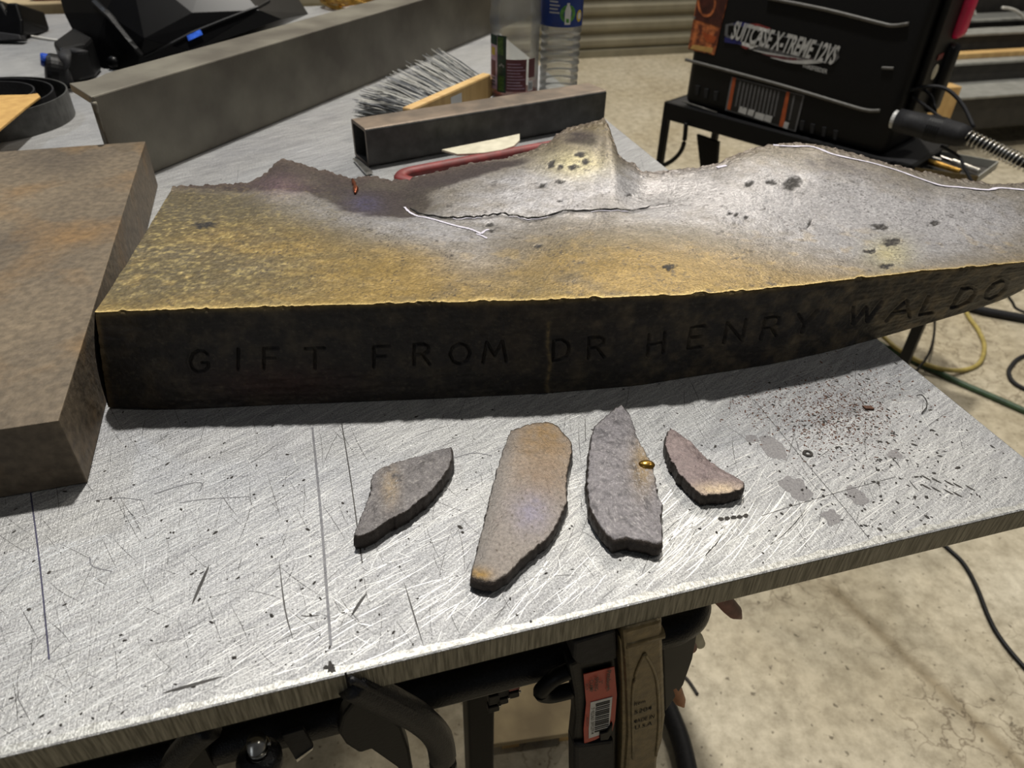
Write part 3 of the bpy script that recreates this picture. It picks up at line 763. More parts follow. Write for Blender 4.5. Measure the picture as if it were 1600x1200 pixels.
# pair front columns with back outline through common anchors
anch_f = [148, 300, 520, 640, 760, 880, 960, 1010, 1150, 1300, 1450, 1600, 1700]
anch_b_x = [270, 403, 556, 655, 790, 905, 967, 1020, 1160, 1300, 1460, 1600, 1720]
ab = []
for bx in anch_b_x:
    j = int(np.argmin(np.abs(bp_[:, 0] - bx) + 0)); ab.append(cum[j])
NT = 900
fx = np.linspace(148, 1700, NT)
sb_ = np.interp(fx, anch_f, ab)
bx = np.interp(sb_, cum, bp_[:, 0]); by = np.interp(sb_, cum, bp_[:, 1]); bz = smooth1(np.interp(sb_, cum, bp_[:, 2]), 15)
bxs, bys = smooth1(bx, 9), smooth1(by, 9)
by = by + 4.5 * (fbm(fx / 9, fx * 0 + 2, 71, 4) - .5); bx = bx + 2.5 * (fbm(fx / 8, fx * 0 + 5, 73, 3) - .5)
F2 = np.stack([np.interp(fx, xs, FT[:, i]) for i in range(3)], 1)
B2 = np.array([T(a, b, c) for a, b, c in zip(bx, by, bz)])
NV = 170
tv = np.linspace(0, 1, NV)
BS = np.array([T(a, b, c) for a, b, c in zip(bxs, bys, bz)])
BW = np.stack([smooth1(BS[:, i], 61) for i in range(3)], 1)
k_ = sstep(.2, .9, tv)[:, None, None]
W = F2[None] * (1 - tv)[:, None, None] + (BW[None] * (1 - k_) + BS[None] * k_) * tv[:, None, None]
W = W + (B2 - BS)[None] * sstep(.93, 1, tv)[:, None, None]
prof = sstep(0.35, 1.0, tv)
W[:, :, 2] = F2[None, :, 2] + (B2[:, 2] - F2[:, 2])[None] * prof[:, None]
px, py = project(W.reshape(-1, 3)); px = px.reshape(NV, NT); py = py.reshape(NV, NT)
XX = W[:, :, 0] * 1000; YY = W[:, :, 1] * 1000; TVb = np.broadcast_to(tv[:, None], (NV, NT))
def g2(cx, cy, rx, ry, rot=0.0):
    c, s = math.cos(rot), math.sin(rot); dx = px - cx; dy = py - cy
    u = (dx * c + dy * s) / rx; v = (-dx * s + dy * c) / ry
    return np.exp(-(u * u + v * v))
crack_px = [(640, 326), (653, 332), (684, 339), (707, 340), (735, 339), (757, 337), (783, 333), (808, 337), (825, 342), (847, 339), (881, 330), (923, 329), (965, 326), (988, 329), (1016, 322), (1047, 319)]
dcr = segdist(px, py, crack_px)
wcr = np.interp(px, [640, 700, 1000, 1047], [1.2, 2.3, 1.8, .7])
crk = (1 - sstep(wcr * .5, wcr * 1.25, dcr)) * (px > 638) * (px < 1050)
dz = (fbm(XX / 45, YY / 40, 81, 3) - .5) * .0022 + (fbm(XX / 5, YY / 4, 83, 4) - .5) * .0004
mott = (np.clip(g2(300, 400, 190, 90) * 1.3, 0, 1)); dz += mott * (fbm(XX / 4, YY / 3, 85, 3) - .5) * .0008
edge_rough = sstep(.9, 1, TVb); dz += edge_rough * (fbm(XX / 3, YY / 3, 87, 3) - .5) * .003
dz -= crk * .0006
up_side = (dcr < 40) * (py < np.interp(px, [c[0] for c in crack_px], [c[1] for c in crack_px])) * (px > 640) * (px < 1047)
dz -= .006 * g2(640, 318, 40, 20) + .004 * g2(1010, 300, 70, 26) + .002 * g2(800, 345, 90, 20)
dz += .004 * g2(1250, 300, 120, 40)
pits = [(1395, 378, 16, 6), (1375, 355, 14, 5), (875, 262, 5, 5), (915, 252, 6, 6), (897, 262, 9, 6), (905, 240, 9, 4), (862, 256, 5, 8), (320, 351, 18, 6), (847, 289, 6, 4), (875, 283, 8, 3), (1237, 293, 13, 12), (875, 313, 5, 2.5), (985, 300, 5, 2), (765, 348, 6, 3), (768, 358, 5, 2.5), (1047, 417, 9, 4), (842, 384, 6, 3.5), (1265, 350, 2, 8), (1205, 290, 7, 4), (1170, 290, 6, 5), (1150, 337, 4, 3), (1165, 342, 4, 3), (1140, 335, 4, 2.5), (1358, 392, 10, 4), (1385, 415, 14, 4), (1460, 350, 9, 4)]
pit = np.zeros_like(px)
jx = 16 * (fbm(px / 7, py / 4, 91, 3) - .5); jy = 9 * (fbm(px / 6, py / 3.5, 92, 3) - .5)
for a, b, rx, ry in pits:
    ks_ = min(1, rx / 9); d = ((px - a + jx * ks_ + (py - b) * .5) / rx) ** 2 + ((py - b + jy * ks_) / ry) ** 2
    pit = np.maximum(pit, np.exp(-d ** 3) * (.45 + 1.1 * fbm(px / 2.2, py / 1.6, 94, 2)))
tiny = np.clip((fbm(XX / 1.5, YY / 1.3, 93, 2) - .70) * 9, 0, 1) * sstep(.38, .62, fbm(XX / 18, YY / 16, 95, 3)) + .8 * np.clip((fbm(XX / 4.5, YY / 3.5, 97, 3) - .69) * 12, 0, 1) * sstep(.42, .6, fbm(XX / 30, YY / 25, 98, 3)) * sstep(600, 700, px)
dz -= pit * .0006
W[:, :, 2] += dz * sstep(0, .03, TVb)
W[0, :, :] = F2
# colours of the patina
C = lambda *c: np.array(lin(c))
brass = C(146, 122, 70); olive = C(106, 95, 68); grey = C(164, 162, 164); dark = C(62, 53, 53); tan_ = C(136, 124, 106); blue = C(74, 70, 96)
na = fbm(XX / 40, YY / 30, 101, 4); nb = fbm(XX / 12, YY / 9, 103, 4); nc_ = fbm(XX / 3.5, YY / 2.6, 105, 4)
col = np.zeros((NV, NT, 3)) + olive
def mixc(c, k):
    global col
    k = np.clip(k, 0, 1)[..., None]; col = col + (c - col) * k
mixc(tan_, (na - .35) * 2.0 * sstep(350, 800, px))
yel = 1.2 * (g2(620, 425, 150, 45) + g2(1020, 415, 210, 34) + g2(400, 380, 110, 26) * .8 + g2(1130, 440, 140, 24)) + np.exp(-TVb * 16) * .9
mixc(brass, yel * (0.35 + 1.1 * nb))
gr = g2(520, 320, 150, 28, .25) * .8 + g2(700, 355, 130, 30) * .75 + g2(850, 300, 170, 45) * 1.1 + g2(1080, 305, 140, 45) * 1.2 + g2(1260, 320, 160, 70) * 1.1 + g2(1400, 370, 140, 50) * 1.1 + g2(1530, 340, 120, 50) * .8 + g2(740, 400, 60, 35) * .5
mixc(grey, gr * (0.5 + .9 * nb))
dk = g2(490, 276, 80, 24, .2) * 1.5 + g2(585, 302, 66, 34) * 1.5 + g2(680, 282, 70, 14, -.2) * 1.0 + g2(760, 262, 90, 10, -.16) * .9 + g2(910, 215, 45, 16) * .75 + g2(360, 290, 110, 14) * .9 + g2(630, 318, 40, 16) * .9 + g2(1290, 260, 70, 25) * .45 + g2(1420, 290, 90, 16, .2) * .4
mixc(dark, sstep(.22, .75, dk * (0.55 + .9 * nb)) * .95)
mixc(C(96, 90, 78), np.clip((na - .52) * 5, 0, 1) * .45 * sstep(1500, 900, px)); mixc(C(176, 150, 92), np.clip((nb - .58) * 6, 0, 1) * .35 * sstep(.55, .2, TVb)); mixc(blue, g2(570, 318, 26, 14) * .9 * nc_ * 1.6)
mixc(C(120, 96, 104), g2(440, 290, 40, 18) * .5)
mixc(C(190, 170, 112), mott * np.clip((nc_ - .55) * 4, 0, 1) * .7)
mixc(C(92, 80, 56), mott * np.clip((.46 - nc_) * 5, 0, 1) * .75)
mixc(C(206, 196, 150), (g2(1390, 395, 34, 22) + g2(900, 255, 45, 20)) * .7)
edge_d = np.exp(-(1 - TVb) * 26); mixc(C(96, 82, 74), edge_d * .75)
mixc(C(232, 204, 136), np.exp(-TVb * 150) * .98)
mixc(C(44, 41, 39), pit * (.8 + .6 * nb)); mixc(C(60, 55, 54), tiny * .8)
spk = np.clip((nc_ - .62) * 5, 0, 1) * sstep(600, 900, px); mixc(C(70, 66, 62), spk * .35)
grain = fbm(XX / 1.3, YY / 1.0, 107, 3)[..., None]; col = col * (0.62 + .76 * grain); mixc(C(40, 36, 34), crk * .5)
dkm = sstep(.22, .75, dk * (0.55 + .9 * nb))
glo = np.clip(1 - 1.0 * dkm - .25 * mott + .22 * (g2(1040, 295, 70, 30) + g2(1400, 380, 60, 40)) - .5 * pit, 0, 1.25)
topm = mesh_obj('top_skin', W.reshape(-1, 3), grid_faces(NV, NT), MT['bronze'], bronze, smooth=True, colors=np.concatenate([col, glo[..., None]], -1).reshape(-1, 4))
# --- left end, broken back and underside
BB = B2.copy(); BB[:, 2] = TZ + .0006
cen = F2.mean(0)
inw = (F2 - B2); inw[:, 2] = 0; inw /= np.linalg.norm(inw, axis=1)[:, None]
NB = 12
rows = []
for k in range(NB):
    t = k / (NB - 1)
    q = B2 * (1 - t) + BB * t + inw * (0.010 * t)
    q = q + inw * ((fbm(fx / 14, fx * 0 + k * .7, 111, 3) - .5) * .008 * math.sin(math.pi * t))[:, None]
    q[:, 2] = B2[:, 2] * (1 - t) + BB[:, 2] * t
    if k == 0: q = W[-1].copy()
    rows.append(q)
R_ = np.array(rows)
mesh_obj('broken_edge', R_.reshape(-1, 3), grid_faces(NB, NT), MT['bronze_rough'], bronze, smooth=True)
le = np.array([W[i, 0] for i in range(0, NV, 5)] + [W[-1, 0]])
lb = np.linspace(FB[0], R_[-1, 0], len(le))
rows = []
for k in range(10):
    t = k / 9; q = le * (1 - t) + lb * t
    q[:, 0] += -(0.004 * math.sin(math.pi * t)) ; rows.append(q)
mesh_obj('left_end', np.array(rows).reshape(-1, 3), grid_faces(10, len(le)), MT['bronze_rough'], bronze, smooth=True)
re_ = W[:, -1]; rb_ = np.linspace(FB[-1], R_[-1, -1], NV)
rows = [re_ * (1 - k / 9) + rb_ * (k / 9) for k in range(10)]
mesh_obj('right_end', np.array(rows).reshape(-1, 3), grid_faces(10, NV)[:, ::-1], MT['bronze_rough'], bronze, smooth=True)
fb2 = np.stack([np.interp(fx, xs, FB[:, i]) for i in range(3)], 1)
mesh_obj('underside', np.concatenate([fb2, R_[-1]]), grid_faces(2, NT), MT['bronze_rough'], bronze)

tree = BVHTree.FromPolygons([tuple(v) for v in W.reshape(-1, 3)], [tuple(int(i) for i in f) for f in grid_faces(NV, NT)])
def on_bronze(x, y):
    d = ray(x, y).normalized(); h = tree.ray_cast(CAM, d)
    return h[0] if h[0] else T(x, y, .085)
def bronze_line(name, pts, w, m, lift=.0005):
    P = catmull([on_bronze(*q) for q in pts], 6)
    ws = [w * (.75 + .5 * rnd.random()) for _ in P]
    return mesh_obj(name, *strip(P, ws, lift=lift), m, bronze)
bronze_line('paint_line', [(632, 324), (640, 332), (652, 338), (664, 340), (680, 344), (697, 349), (715, 354), (733, 358), (746, 363), (752, 366)], .0022, MT['paint_white'])
bronze_line('paint_line', [(752, 366), (758, 361), (764, 359)], .002, MT['paint_white'])
bronze_line('paint_line', [(744, 366), (753, 369), (761, 373)], .002, MT['paint_white'])
bronze_line('paint_line', [(1208, 227), (1236, 229), (1264, 229), (1280, 233), (1300, 241), (1330, 248), (1362, 255), (1400, 266), (1436, 279), (1470, 290), (1500, 293), (1542, 297), (1562, 294), (1600, 297), (1640, 300)], .0034, MT['paint_white'])
ck = []
for (x0, y0), (x1, y1) in zip(crack_px[:-1], crack_px[1:]):
    for k in range(4):
        ck.append((x0 + (x1 - x0) * k / 4 + rnd.uniform(-1, 1), y0 + (y1 - y0) * k / 4 + rnd.uniform(-1.3, 1.3)))
ck.append(crack_px[-1])
P = [on_bronze(*q) for q in ck]
mesh_obj('crack', *strip(P, [(.0006 + .0013 * rnd.random()) * min(1, (len(P) - i) / 12) + .0003 for i in range(len(P))], lift=.0006), MT['crack'], bronze, label='thin jagged black crack')
for i0, i1 in ((12, 20), (26, 38), (44, 52)):
    Q = [on_bronze(x, y + 2.6) for x, y in ck[i0:i1]]
    mesh_obj('paint_line', *strip(Q, [.0006 + .0009 * rnd.random() for _ in Q], lift=.0004), MT['paint_white'], bronze)
bronze_line('paint_line', [(1120, 262), (1135, 259)], .004, MT['paint_white'])
p = [on_bronze(551, 282), on_bronze(554, 290), on_bronze(556, 297), on_bronze(555, 304)]
p = [q + UP * .001 for q in p]
mesh_obj('copper_bead', *sweep(catmull(p, 4), [.0012, .0014, .0018, .0022, .002, .0017, .0022, .0026, .0028, .0024, .002, .0014, .001], 8), MT['copper'], bronze, smooth=True)

# ================================================================== FOUR SHARDS
def shard(name, label, outline, h, cfun, seed, dome=.0015, tilt=(0, 0)):
    P0 = np.array([T(x, y, h) for x, y in outline]); n0 = len(P0)
    # resample the outline
    Q = np.vstack([P0, P0[:1]]); L_ = np.r_[0, np.cumsum(np.linalg.norm(np.diff(Q, axis=0), axis=1))]
    N_ = 170; s = np.linspace(0, L_[-1], N_, endpoint=False)
    R = np.stack([np.interp(s, L_, Q[:, i]) for i in range(3)], 1)
    c = R.mean(0)
    dirv = R - c; dirv[:, 2] = 0
    jit = (fbm(s * 380, s * 0, seed, 3) - .5) * .0022 + (fbm(s * 1200, s * 0, seed + 3, 2) - .5) * .0010
    R = R + dirv / np.linalg.norm(dirv, axis=1)[:, None] * jit[:, None]
    V = []; rings = [(.99, 0.0, 0), (1.015, .35, 0), (1.01, .7, 0), (.99, .96, 0)] + [(q_, 1.0 + .07 * (1 - q_), 1) for q_ in np.linspace(.965, .015, 46)]
    topf = []
    for sc, zz, tp in rings:
        q = c + (R - c) * sc
        zv = h * zz + (0 if zz == 0 else (fbm(q[:, 0] * 160, q[:, 1] * 160, seed + 5, 4) - .5) * (.0013 if tp else .002) + (dome * (1 - sc) if tp else 0) + tilt[0] * (q[:, 0] - c[0]) + tilt[1] * (q[:, 1] - c[1]))
        q = q.copy(); q[:, 2] = TZ + np.maximum(zv, 0.0003)
        if not tp:
            q[:, :2] += (dirv[:, :2] / np.linalg.norm(dirv[:, :2], axis=1)[:, None]) * ((fbm(s * 900, s * 0 + zz * 9, seed + 9, 3) - .5) * .0016)[:, None]
        V.append(q); topf.append(np.full(N_, tp))
    V = np.concatenate(V); topf = np.concatenate(topf)
    Fc = []
    for k in range(len(rings) - 1):
        for i in range(N_):
            Fc.append((k * N_ + i, k * N_ + (i + 1) % N_, (k + 1) * N_ + (i + 1) % N_, (k + 1) * N_ + i))
    Fc.append(tuple(range((len(rings) - 1) * N_, len(rings) * N_))); Fc.append(tuple(range(N_ - 1, -1, -1)))
    px, py = project(V)
    nn = fbm(V[:, 0] * 240, V[:, 1] * 240, seed + 20, 4); n5 = fbm(V[:, 0] * 900, V[:, 1] * 900, seed + 25, 3)
    colr = cfun(px, py, nn, n5)
    sidec = np.array(lin((70, 62, 56))) * (0.5 + 1.0 * n5[:, None])
    colr = np.where(topf[:, None] > 0, colr, sidec)
    bm = bmesh.new()
    o = mesh_obj(name, V, Fc, MT['shard'], smooth=True, colors=colr, base=(c[0], c[1], TZ))
    tag(o, label, 'shard', 'broken bronze shards laid in a row')
    return o
def lay(base, *layers):
    def f(px, py, n, n5):
        c = np.zeros((len(px), 3)) + np.array(lin(base))
        for colr, k in layers:
            kk = np.clip(k(px, py, n, n5), 0, 1)[:, None]; c = c + (np.array(lin(colr)) - c) * kk
        return c
    return f
def gg(cx, cy, rx, ry): return lambda px, py, n, n5: np.exp(-((px - cx) / rx) ** 2 - ((py - cy) / ry) ** 2) * (.4 + n * 1.1)
s1 = [(552, 838), (560, 815), (570, 790), (580, 765), (579, 747), (586, 736), (597, 729), (625, 719), (660, 711), (690, 700), (706, 697), (707, 714), (700, 733), (689, 749), (668, 772), (640, 795), (612, 810), (585, 828), (565, 838)]
shard('bronze_shard', 'dark pointed crescent shard, leftmost of the four on the plate', s1, .0115,
      lay((112, 108, 108), ((150, 134, 112), gg(610, 760, 14, 30)), ((84, 80, 80), lambda px, py, n, n5: (n - .5) * 3), ((160, 156, 152), lambda px, py, n, n5: (n5 - .6) * 3)), 201)
s2 = [(798, 672), (815, 665), (840, 658), (858, 657), (875, 667), (893, 690), (895, 705), (888, 730), (884, 760), (888, 785), (880, 800), (868, 825), (855, 842), (835, 858), (812, 878), (793, 900), (775, 909), (755, 908), (736, 903), (736, 892), (745, 858), (755, 818), (765, 775), (775, 738), (785, 704)]
shard('bronze_shard', 'largest shard, long with tan and silver-grey smooth face', s2, .0095,
      lay((142, 134, 127), ((146, 120, 84), gg(850, 690, 45, 50)), ((136, 118, 100), gg(850, 740, 40, 40)), ((110, 107, 104), lambda px, py, n, n5: np.clip((800 - (py - 672) * .22 - px) / 30 + .5, 0, 1) * .8), ((140, 134, 146), gg(830, 800, 30, 30)), ((150, 118, 56), gg(748, 897, 20, 10)), ((84, 72, 62), lambda px, py, n, n5: (n5 - .66) * 4)), 221)
s3 = [(962, 635), (972, 631), (984, 645), (995, 680), (1010, 710), (1022, 730), (1026, 760), (1030, 780), (1037, 787), (1033, 805), (1036, 830), (1036, 850), (1020, 851), (1000, 845), (980, 842), (960, 846), (948, 836), (930, 812), (920, 790), (917, 750), (920, 700), (928, 665), (945, 650)]
shard('bronze_shard', 'grey coarse shard with a brass droplet on its right side', s3, .0115,
      lay((128, 124, 127), ((146, 124, 86), gg(1005, 725, 18, 40)), ((80, 77, 80), lambda px, py, n, n5: (n - .48) * 2.4), ((168, 164, 164), lambda px, py, n, n5: (n5 - .56) * 3)), 241)
s4 = [(1047, 667), (1060, 676), (1080, 690), (1100, 712), (1120, 728), (1140, 740), (1165, 754), (1164, 762), (1150, 768), (1120, 773), (1097, 774), (1080, 760), (1060, 738), (1045, 713), (1038, 694), (1041, 680)]
shard('bronze_shard', 'smallest shard, pinkish wedge at the right end of the row', s4, .010,
      lay((134, 120, 118), ((100, 86, 88), lambda px, py, n, n5: (n - .5) * 2), ((196, 176, 150), gg(1120, 765, 40, 10)), ((80, 66, 66), lambda px, py, n, n5: (n5 - .6) * 3 * np.exp(-((px - 1085) / 60) ** 2))), 261)
sh3 = [o for o in bpy.data.objects if o.name == 'bronze_shard.002'][0]
cc = T(1010, 727, .0115)
V, Fc = lathe(cc, [(-.002, .0040), (.0008, .0046), (.0022, .0036), (.003, .002), (.0032, .0002)], 18)
V = [cc + Vector(((v - cc).x * 1.25, (v - cc).y * .85, (v - cc).z)) for v in V]
mesh_obj('brass_droplet', V, Fc, MT['gold'], sh3, smooth=True, label='shiny rounded brass droplet')

# ================================================================== SQUARE TUBE AND THINGS AROUND IT
tA, tB = T(577, 262, .0005), T(943, 194.5, .0005)
ax = (tB - tA).normalized(); tl = (tB - tA).length; ay = Vector((-ax.y, ax.x, 0)); S_ = .0495; th_ = .0045
def tube_ring(inset, o):
    return [o + ay * inset + UP * inset, o + ay * (S_ - inset) + UP * inset, o + ay * (S_ - inset) + UP * (S_ - inset), o + ay * inset + UP * (S_ - inset)]
def rounded(inset, o, rad, n=4):
    out = []
    cs = [(inset + rad, inset + rad, math.pi), (S_ - inset - rad, inset + rad, 1.5 * math.pi), (S_ - inset - rad, S_ - inset - rad, 0), (inset + rad, S_ - inset - rad, .5 * math.pi)]
    for cx, cz, a0 in cs:
        for k in range(n + 1):
            a = a0 + k * math.pi / 2 / n
            out.append(o + ay * (cx + math.cos(a) * rad) + UP * (cz + math.sin(a) * rad))
    return out
ro0, ro1 = rounded(0, tA, .004), rounded(0, tB, .004); ri0, ri1 = rounded(th_, tA, .002), rounded(th_, tB, .002)
n = len(ro0); V = ro0 + ro1 + ri0 + ri1; Fc = []; mi = []
for i in range(n):
    j = (i + 1) % n
    Fc += [(i, n + i, n + j, j), (2 * n + j, 3 * n + j, 3 * n + i, 2 * n + i), (j, 2 * n + j, 2 * n + i, i), (n + i, 3 * n + i, 3 * n + j, n + j)]
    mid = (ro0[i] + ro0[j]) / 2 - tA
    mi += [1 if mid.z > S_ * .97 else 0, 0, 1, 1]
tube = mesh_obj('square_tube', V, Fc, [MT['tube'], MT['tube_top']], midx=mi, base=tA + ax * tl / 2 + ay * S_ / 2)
tag(tube, 'short black square steel tube with open end behind the bronze slab', 'steel tube')

# red bar with a rounded end, and the cream disc lying over it
pts = catmull([T(662, 287, .0085), T(640, 284, .0085), T(626, 279, .009), T(634, 271, .010), T(665, 264, .011), T(740, 250, .012), T(820, 235, .013), T(905, 219, .014), T(935, 213, .014)], 6)
rb = mesh_obj('red_bar', *sweep(pts, .0085, 12, sx=1.0, sy=.75), MT['red'], smooth=True, base=T(750, 250))
tag(rb, 'dull red rounded bar lying between square tube and bronze slab', 'bar')
V, Fc = prism([T(x, y, .0165) for x, y in ((690, 237), (735, 228), (775, 220), (812, 212), (812, 222), (803, 231), (785, 237), (755, 242), (715, 244))], UP * .003, .0006)
dd = mesh_obj('cream_plate', V, Fc, MT['cream'])
tag(dd, 'thin cream-coloured flat piece lying along the foot of the square tube', 'plate')
V, Fc = prism([T(551, 250, .002), T(560, 252, .002), T(583, 271, .002), T(572, 274, .002)], UP * .003, .0006)
tag(mesh_obj('steel_offcut', V, Fc, MT['steel']), 'small bright pointed offcut at the open mouth of the square tube', 'offcut')

# ================================================================== BIG GREY ANGLE BAR
aL, aR = T(190, 292), T(760, 55)
ax = (aR - aL).normalized(); ay = Vector((-ax.y, ax.x, 0))
if ay.y < 0: ay = -ay
aL = aL + UP * .0005
AL = (aR - aL).length + .42; AH = .104
bar = thing('angle_bar', 'long grey steel angle bar standing on edge across the back', 'angle bar', aL + ax * AL / 2)
mesh_obj('upright_leg', *boxgeo(aL, ax * AL, ay * .008, UP * AH, .0012), MT['angle'], bar)
# top flange: torch-cut, with a pointed tail at its left end
fz = AH - .009
def fl(px, py): return onplane(px, py, aL + UP * AH, UP)
f0 = aL + UP * fz
tail = fl(108, 130); tail.z = TZ + fz
pm = fl(135, 126); pm.z = TZ + fz
pk = fl(166, 114); pk.z = TZ + fz
fw = (pk - f0).dot(ay)
pts = [f0 + ay * .0005 - ax * .002, f0 + ax * AL + ay * .0005, f0 + ax * AL + ay * fw, pk, (pk + pm) / 2 - ay * .003, pm, tail]
mesh_obj('top_flange', *prism(pts, UP * .0095, .0008), MT['angle'], bar)
tag_ = mesh_obj('burr', *sweep(catmull([f0 + UP * .004 - ax * .001, f0 - ax * .0015 - UP * .01, f0 - UP * .03 - ax * .001], 4), [.003, .0034, .003, .0028, .0026, .0024, .002, .0016, .001], 8), MT['angle'], bar, smooth=True)

# ================================================================== COUNTER BRUSH
h0, h1 = T(643, 170, .045), T(768, 115, .045)
bx_ = (h1 - h0).normalized(); bl_ = (h1 - h0).length; by_ = Vector((-bx_.y, bx_.x, 0))
if by_.y < 0: by_ = -by_
brush = thing('counter_brush', 'wooden counter brush with long grey bristles lying on its side', 'brush', T(680, 170))
bd = .030
hp = h0 - UP * .044
mesh_obj('handle_block', *boxgeo(hp, bx_ * bl_, by_ * .0165, UP * .044, .003), MT['wood'], brush)
hv = [h1 - UP * .038 + by_ * .002, h1 - UP * .036 + bx_ * .035 + by_ * .004, h1 - UP * .016 + bx_ * .035 + by_ * .004, h1 - UP * .006 + by_ * .002]
mesh_obj('grip', *prism(hv, by_ * .012, .003), MT['wood'], brush)
mesh_obj('paper_sticker', *boxgeo(h0 + bx_ * bl_ * .45 - UP * .034 - by_ * .0006, bx_ * .03, by_ * .0005, UP * .026, 0), MT['white'], brush)
mb = MB(); cols = []
r_ = random.Random(5)
e0, e1_ = T(553, 172, .03), T(690, 92, .03)
for k in range(2600):
    t = r_.random(); zz = r_.uniform(.002, .043)
    a = hp + bx_ * bl_ * (t * .97) + by_ * .016 + UP * zz
    tip = e0 + (e1_ - e0) * (t + r_.gauss(0, .012)); tip.z = TZ + .004 + (zz - .002) * (.75 + .5 * r_.random())
    d = tip - a; tip = a + d * r_.uniform(.86, 1.05)
    w = r_.uniform(.0004, .0009); s_ = bx_ * w
    mid = (a + tip) / 2 + UP * r_.uniform(-.001, .003)
    q = [a - s_, a + s_, mid + s_, mid - s_, tip + s_ * .7, tip - s_ * .7, a + UP * w, mid + UP * w, tip + UP * w * .7]
    mb.add(q, [(0, 1, 7, 6)[:3], (0, 6, 7, 3), (1, 2, 7, 6), (3, 7, 8, 5), (2, 4, 8, 7), (0, 3, 2, 1), (3, 5, 4, 2)])
    g = r_.choice([(48, 50, 54), (70, 72, 76), (170, 170, 166), (206, 204, 196), (216, 214, 206), (196, 194, 186), (130, 132, 134)])
    cols += [lin(g)] * 9
mb.build('bristles', MT['bristle'], brush, colors=np.array(cols), kind='stuff')

# ================================================================== BOTTLES
def arc_panel(o, r, h0_, h1_, a0, a1, seg=14):
    return lathe(o, [(h0_, r), (h1_, r)], seg, a0=a0, a1=a1)
toc = lambda o: math.atan2(CAM.y - o.y, CAM.x - o.x)     # angle from a bottle towards the viewer
jb = T(803, 156)
JS = 1.26
def jp(r, h0_, h1_, a0, a1, seg=14): return arc_panel(jb, r, h0_ * JS, h1_ * JS, a0, a1, seg)
bot = thing('juice_bottle', 'clear plastic juice bottle with torn colourful label and red juice dregs', 'bottle', jb)
profj = [(.001, .0005), (.001, .030), (.003, .036), (.010, .0385), (.020, .0382), (.086, .0382), (.090, .0398), (.096, .0405), (.102, .0398), (.108, .0385), (.125, .0380), (.150, .0350), (.175, .026), (.195, .018), (.200, .0165), (.215, .0165)]
mesh_obj('bottle_body', *lathe(jb, [(h * JS, r) for h, r in profj], 56), MT['clear'], bot, smooth=True)
mesh_obj('juice', *lathe(jb, [(.0025, .0005), (.0025, .029), (.005, .035), (.011, .0372), (.016, .0372), (.016, .0005)], 40), MT['juice'], bot, smooth=False)
a = toc(jb)
lab = mesh_obj('label', *jp(.0387, .018, .080, a - 1.35, a - .78), MT['pinklabel'], bot)
mesh_obj('label_art', *jp(.0389, .070, .081, a - 1.38, a - .80), MT['dkgreen'], lab)
mesh_obj('label_art', *jp(.0389, .034, .052, a - 1.25, a - .88), MT['maroon'], lab)
mesh_obj('label_art', *jp(.0389, .058, .067, a - 1.2, a - .92), MT['yellow'], lab)
for k in range(3): mesh_obj('label_art', *jp(.0389, .022 + k * .004, .0242 + k * .004, a - 1.25, a - .9), MT['greyprint'], lab)
gs = mesh_obj('green_strip', *jp(.0388, .016, .082, a - .78, a - .35), MT['dkgreen'], bot)
mesh_obj('leaf_print', *jp(.0390, .060, .080, a - .76, a - .48, 8), MT['leaf'], gs)
mesh_obj('leaf_print', *jp(.0390, .018, .036, a - .70, a - .42, 8), MT['leaf'], gs)
for k in range(-2, 3):
    an = a - .56 + k * .05
    c0 = jb + Vector((math.cos(an) * .0391, math.sin(an) * .0391, .058 + .003 * (2 - abs(k)) * .4))
    mesh_obj('sprout_mark', *boxgeo(c0, UP * .0035, Vector((-math.sin(an), math.cos(an), 0)) * .0006, Vector((math.cos(an), math.sin(an), 0)) * .0001), MT['white'], gs)
mp_ = mesh_obj('ingredients_panel', *jp(.0388, .018, .056, a - .35, a + .50), MT['maroon'], bot)
for k in range(9):
    mesh_obj('print_line', *jp(.0390, .0215 + k * .0036, .0224 + k * .0036, a - .30, a + .44 - .1 * (k % 3)), MT['pinklabel'], mp_)
mesh_obj('ingredients_panel', *jp(.0388, .034, .056, a + .60, a + .95), MT['maroon'], bot)
bc = mesh_obj('barcode_panel', *jp(.0388, .018, .030, a + .60, a + .85), MT['white'], bot)
for k in range(5): mesh_obj('bar', *jp(.0390, .020, .028, a + .64 + k * .04, a + .655 + k * .04, 2), MT['inkblack'], bc)

wb = T(871, 151)
wbt = thing('water_bottle', 'clear ribbed water bottle with blue label beside the juice bottle', 'bottle', wb)
profw = [(.001, .0005), (.001, .024), (.004, .029)]
for k in range(61):
    h = .008 + k * .0016
    profw.append((h, .0312 + .0011 * math.sin(k * math.pi / 3.6)))
profw += [(.108, .0325), (.112, .0328), (.165, .0328), (.175, .0325), (.19, .029), (.205, .02), (.212, .0135), (.228, .0135)]
V, Fc = lathe(wb, profw, 56)
V2 = []
for v in V:      # the lower ribs spiral
    d = v - wb; an = math.atan2(d.y, d.x)
    if .006 < d.z < .075:
        k = 1 + .03 * math.sin(an * 2 + d.z * 500) * math.sin(math.pi * (d.z - .006) / .069)
        d = Vector((d.x * k, d.y * k, d.z))
    V2.append(wb + d)
mesh_obj('bottle_body', V2, Fc, MT['water'], wbt, smooth=True)
a = toc(wb)
lab = mesh_obj('label', *arc_panel(wb, .0333, .112, .164, a - 1.9, a + 1.3, 40), MT['blue'], wbt)
def on_cyl(o, r, an, h): return o + Vector((math.cos(an) * r, math.sin(an) * r, h))
def cyl_shape(o, r, ac, hc, pts, m, name, parent):
    V = [on_cyl(o, r, ac + x / r, hc + y) for x, y in pts]
    mesh_obj(name, V, [tuple(range(len(V)))], m, parent)
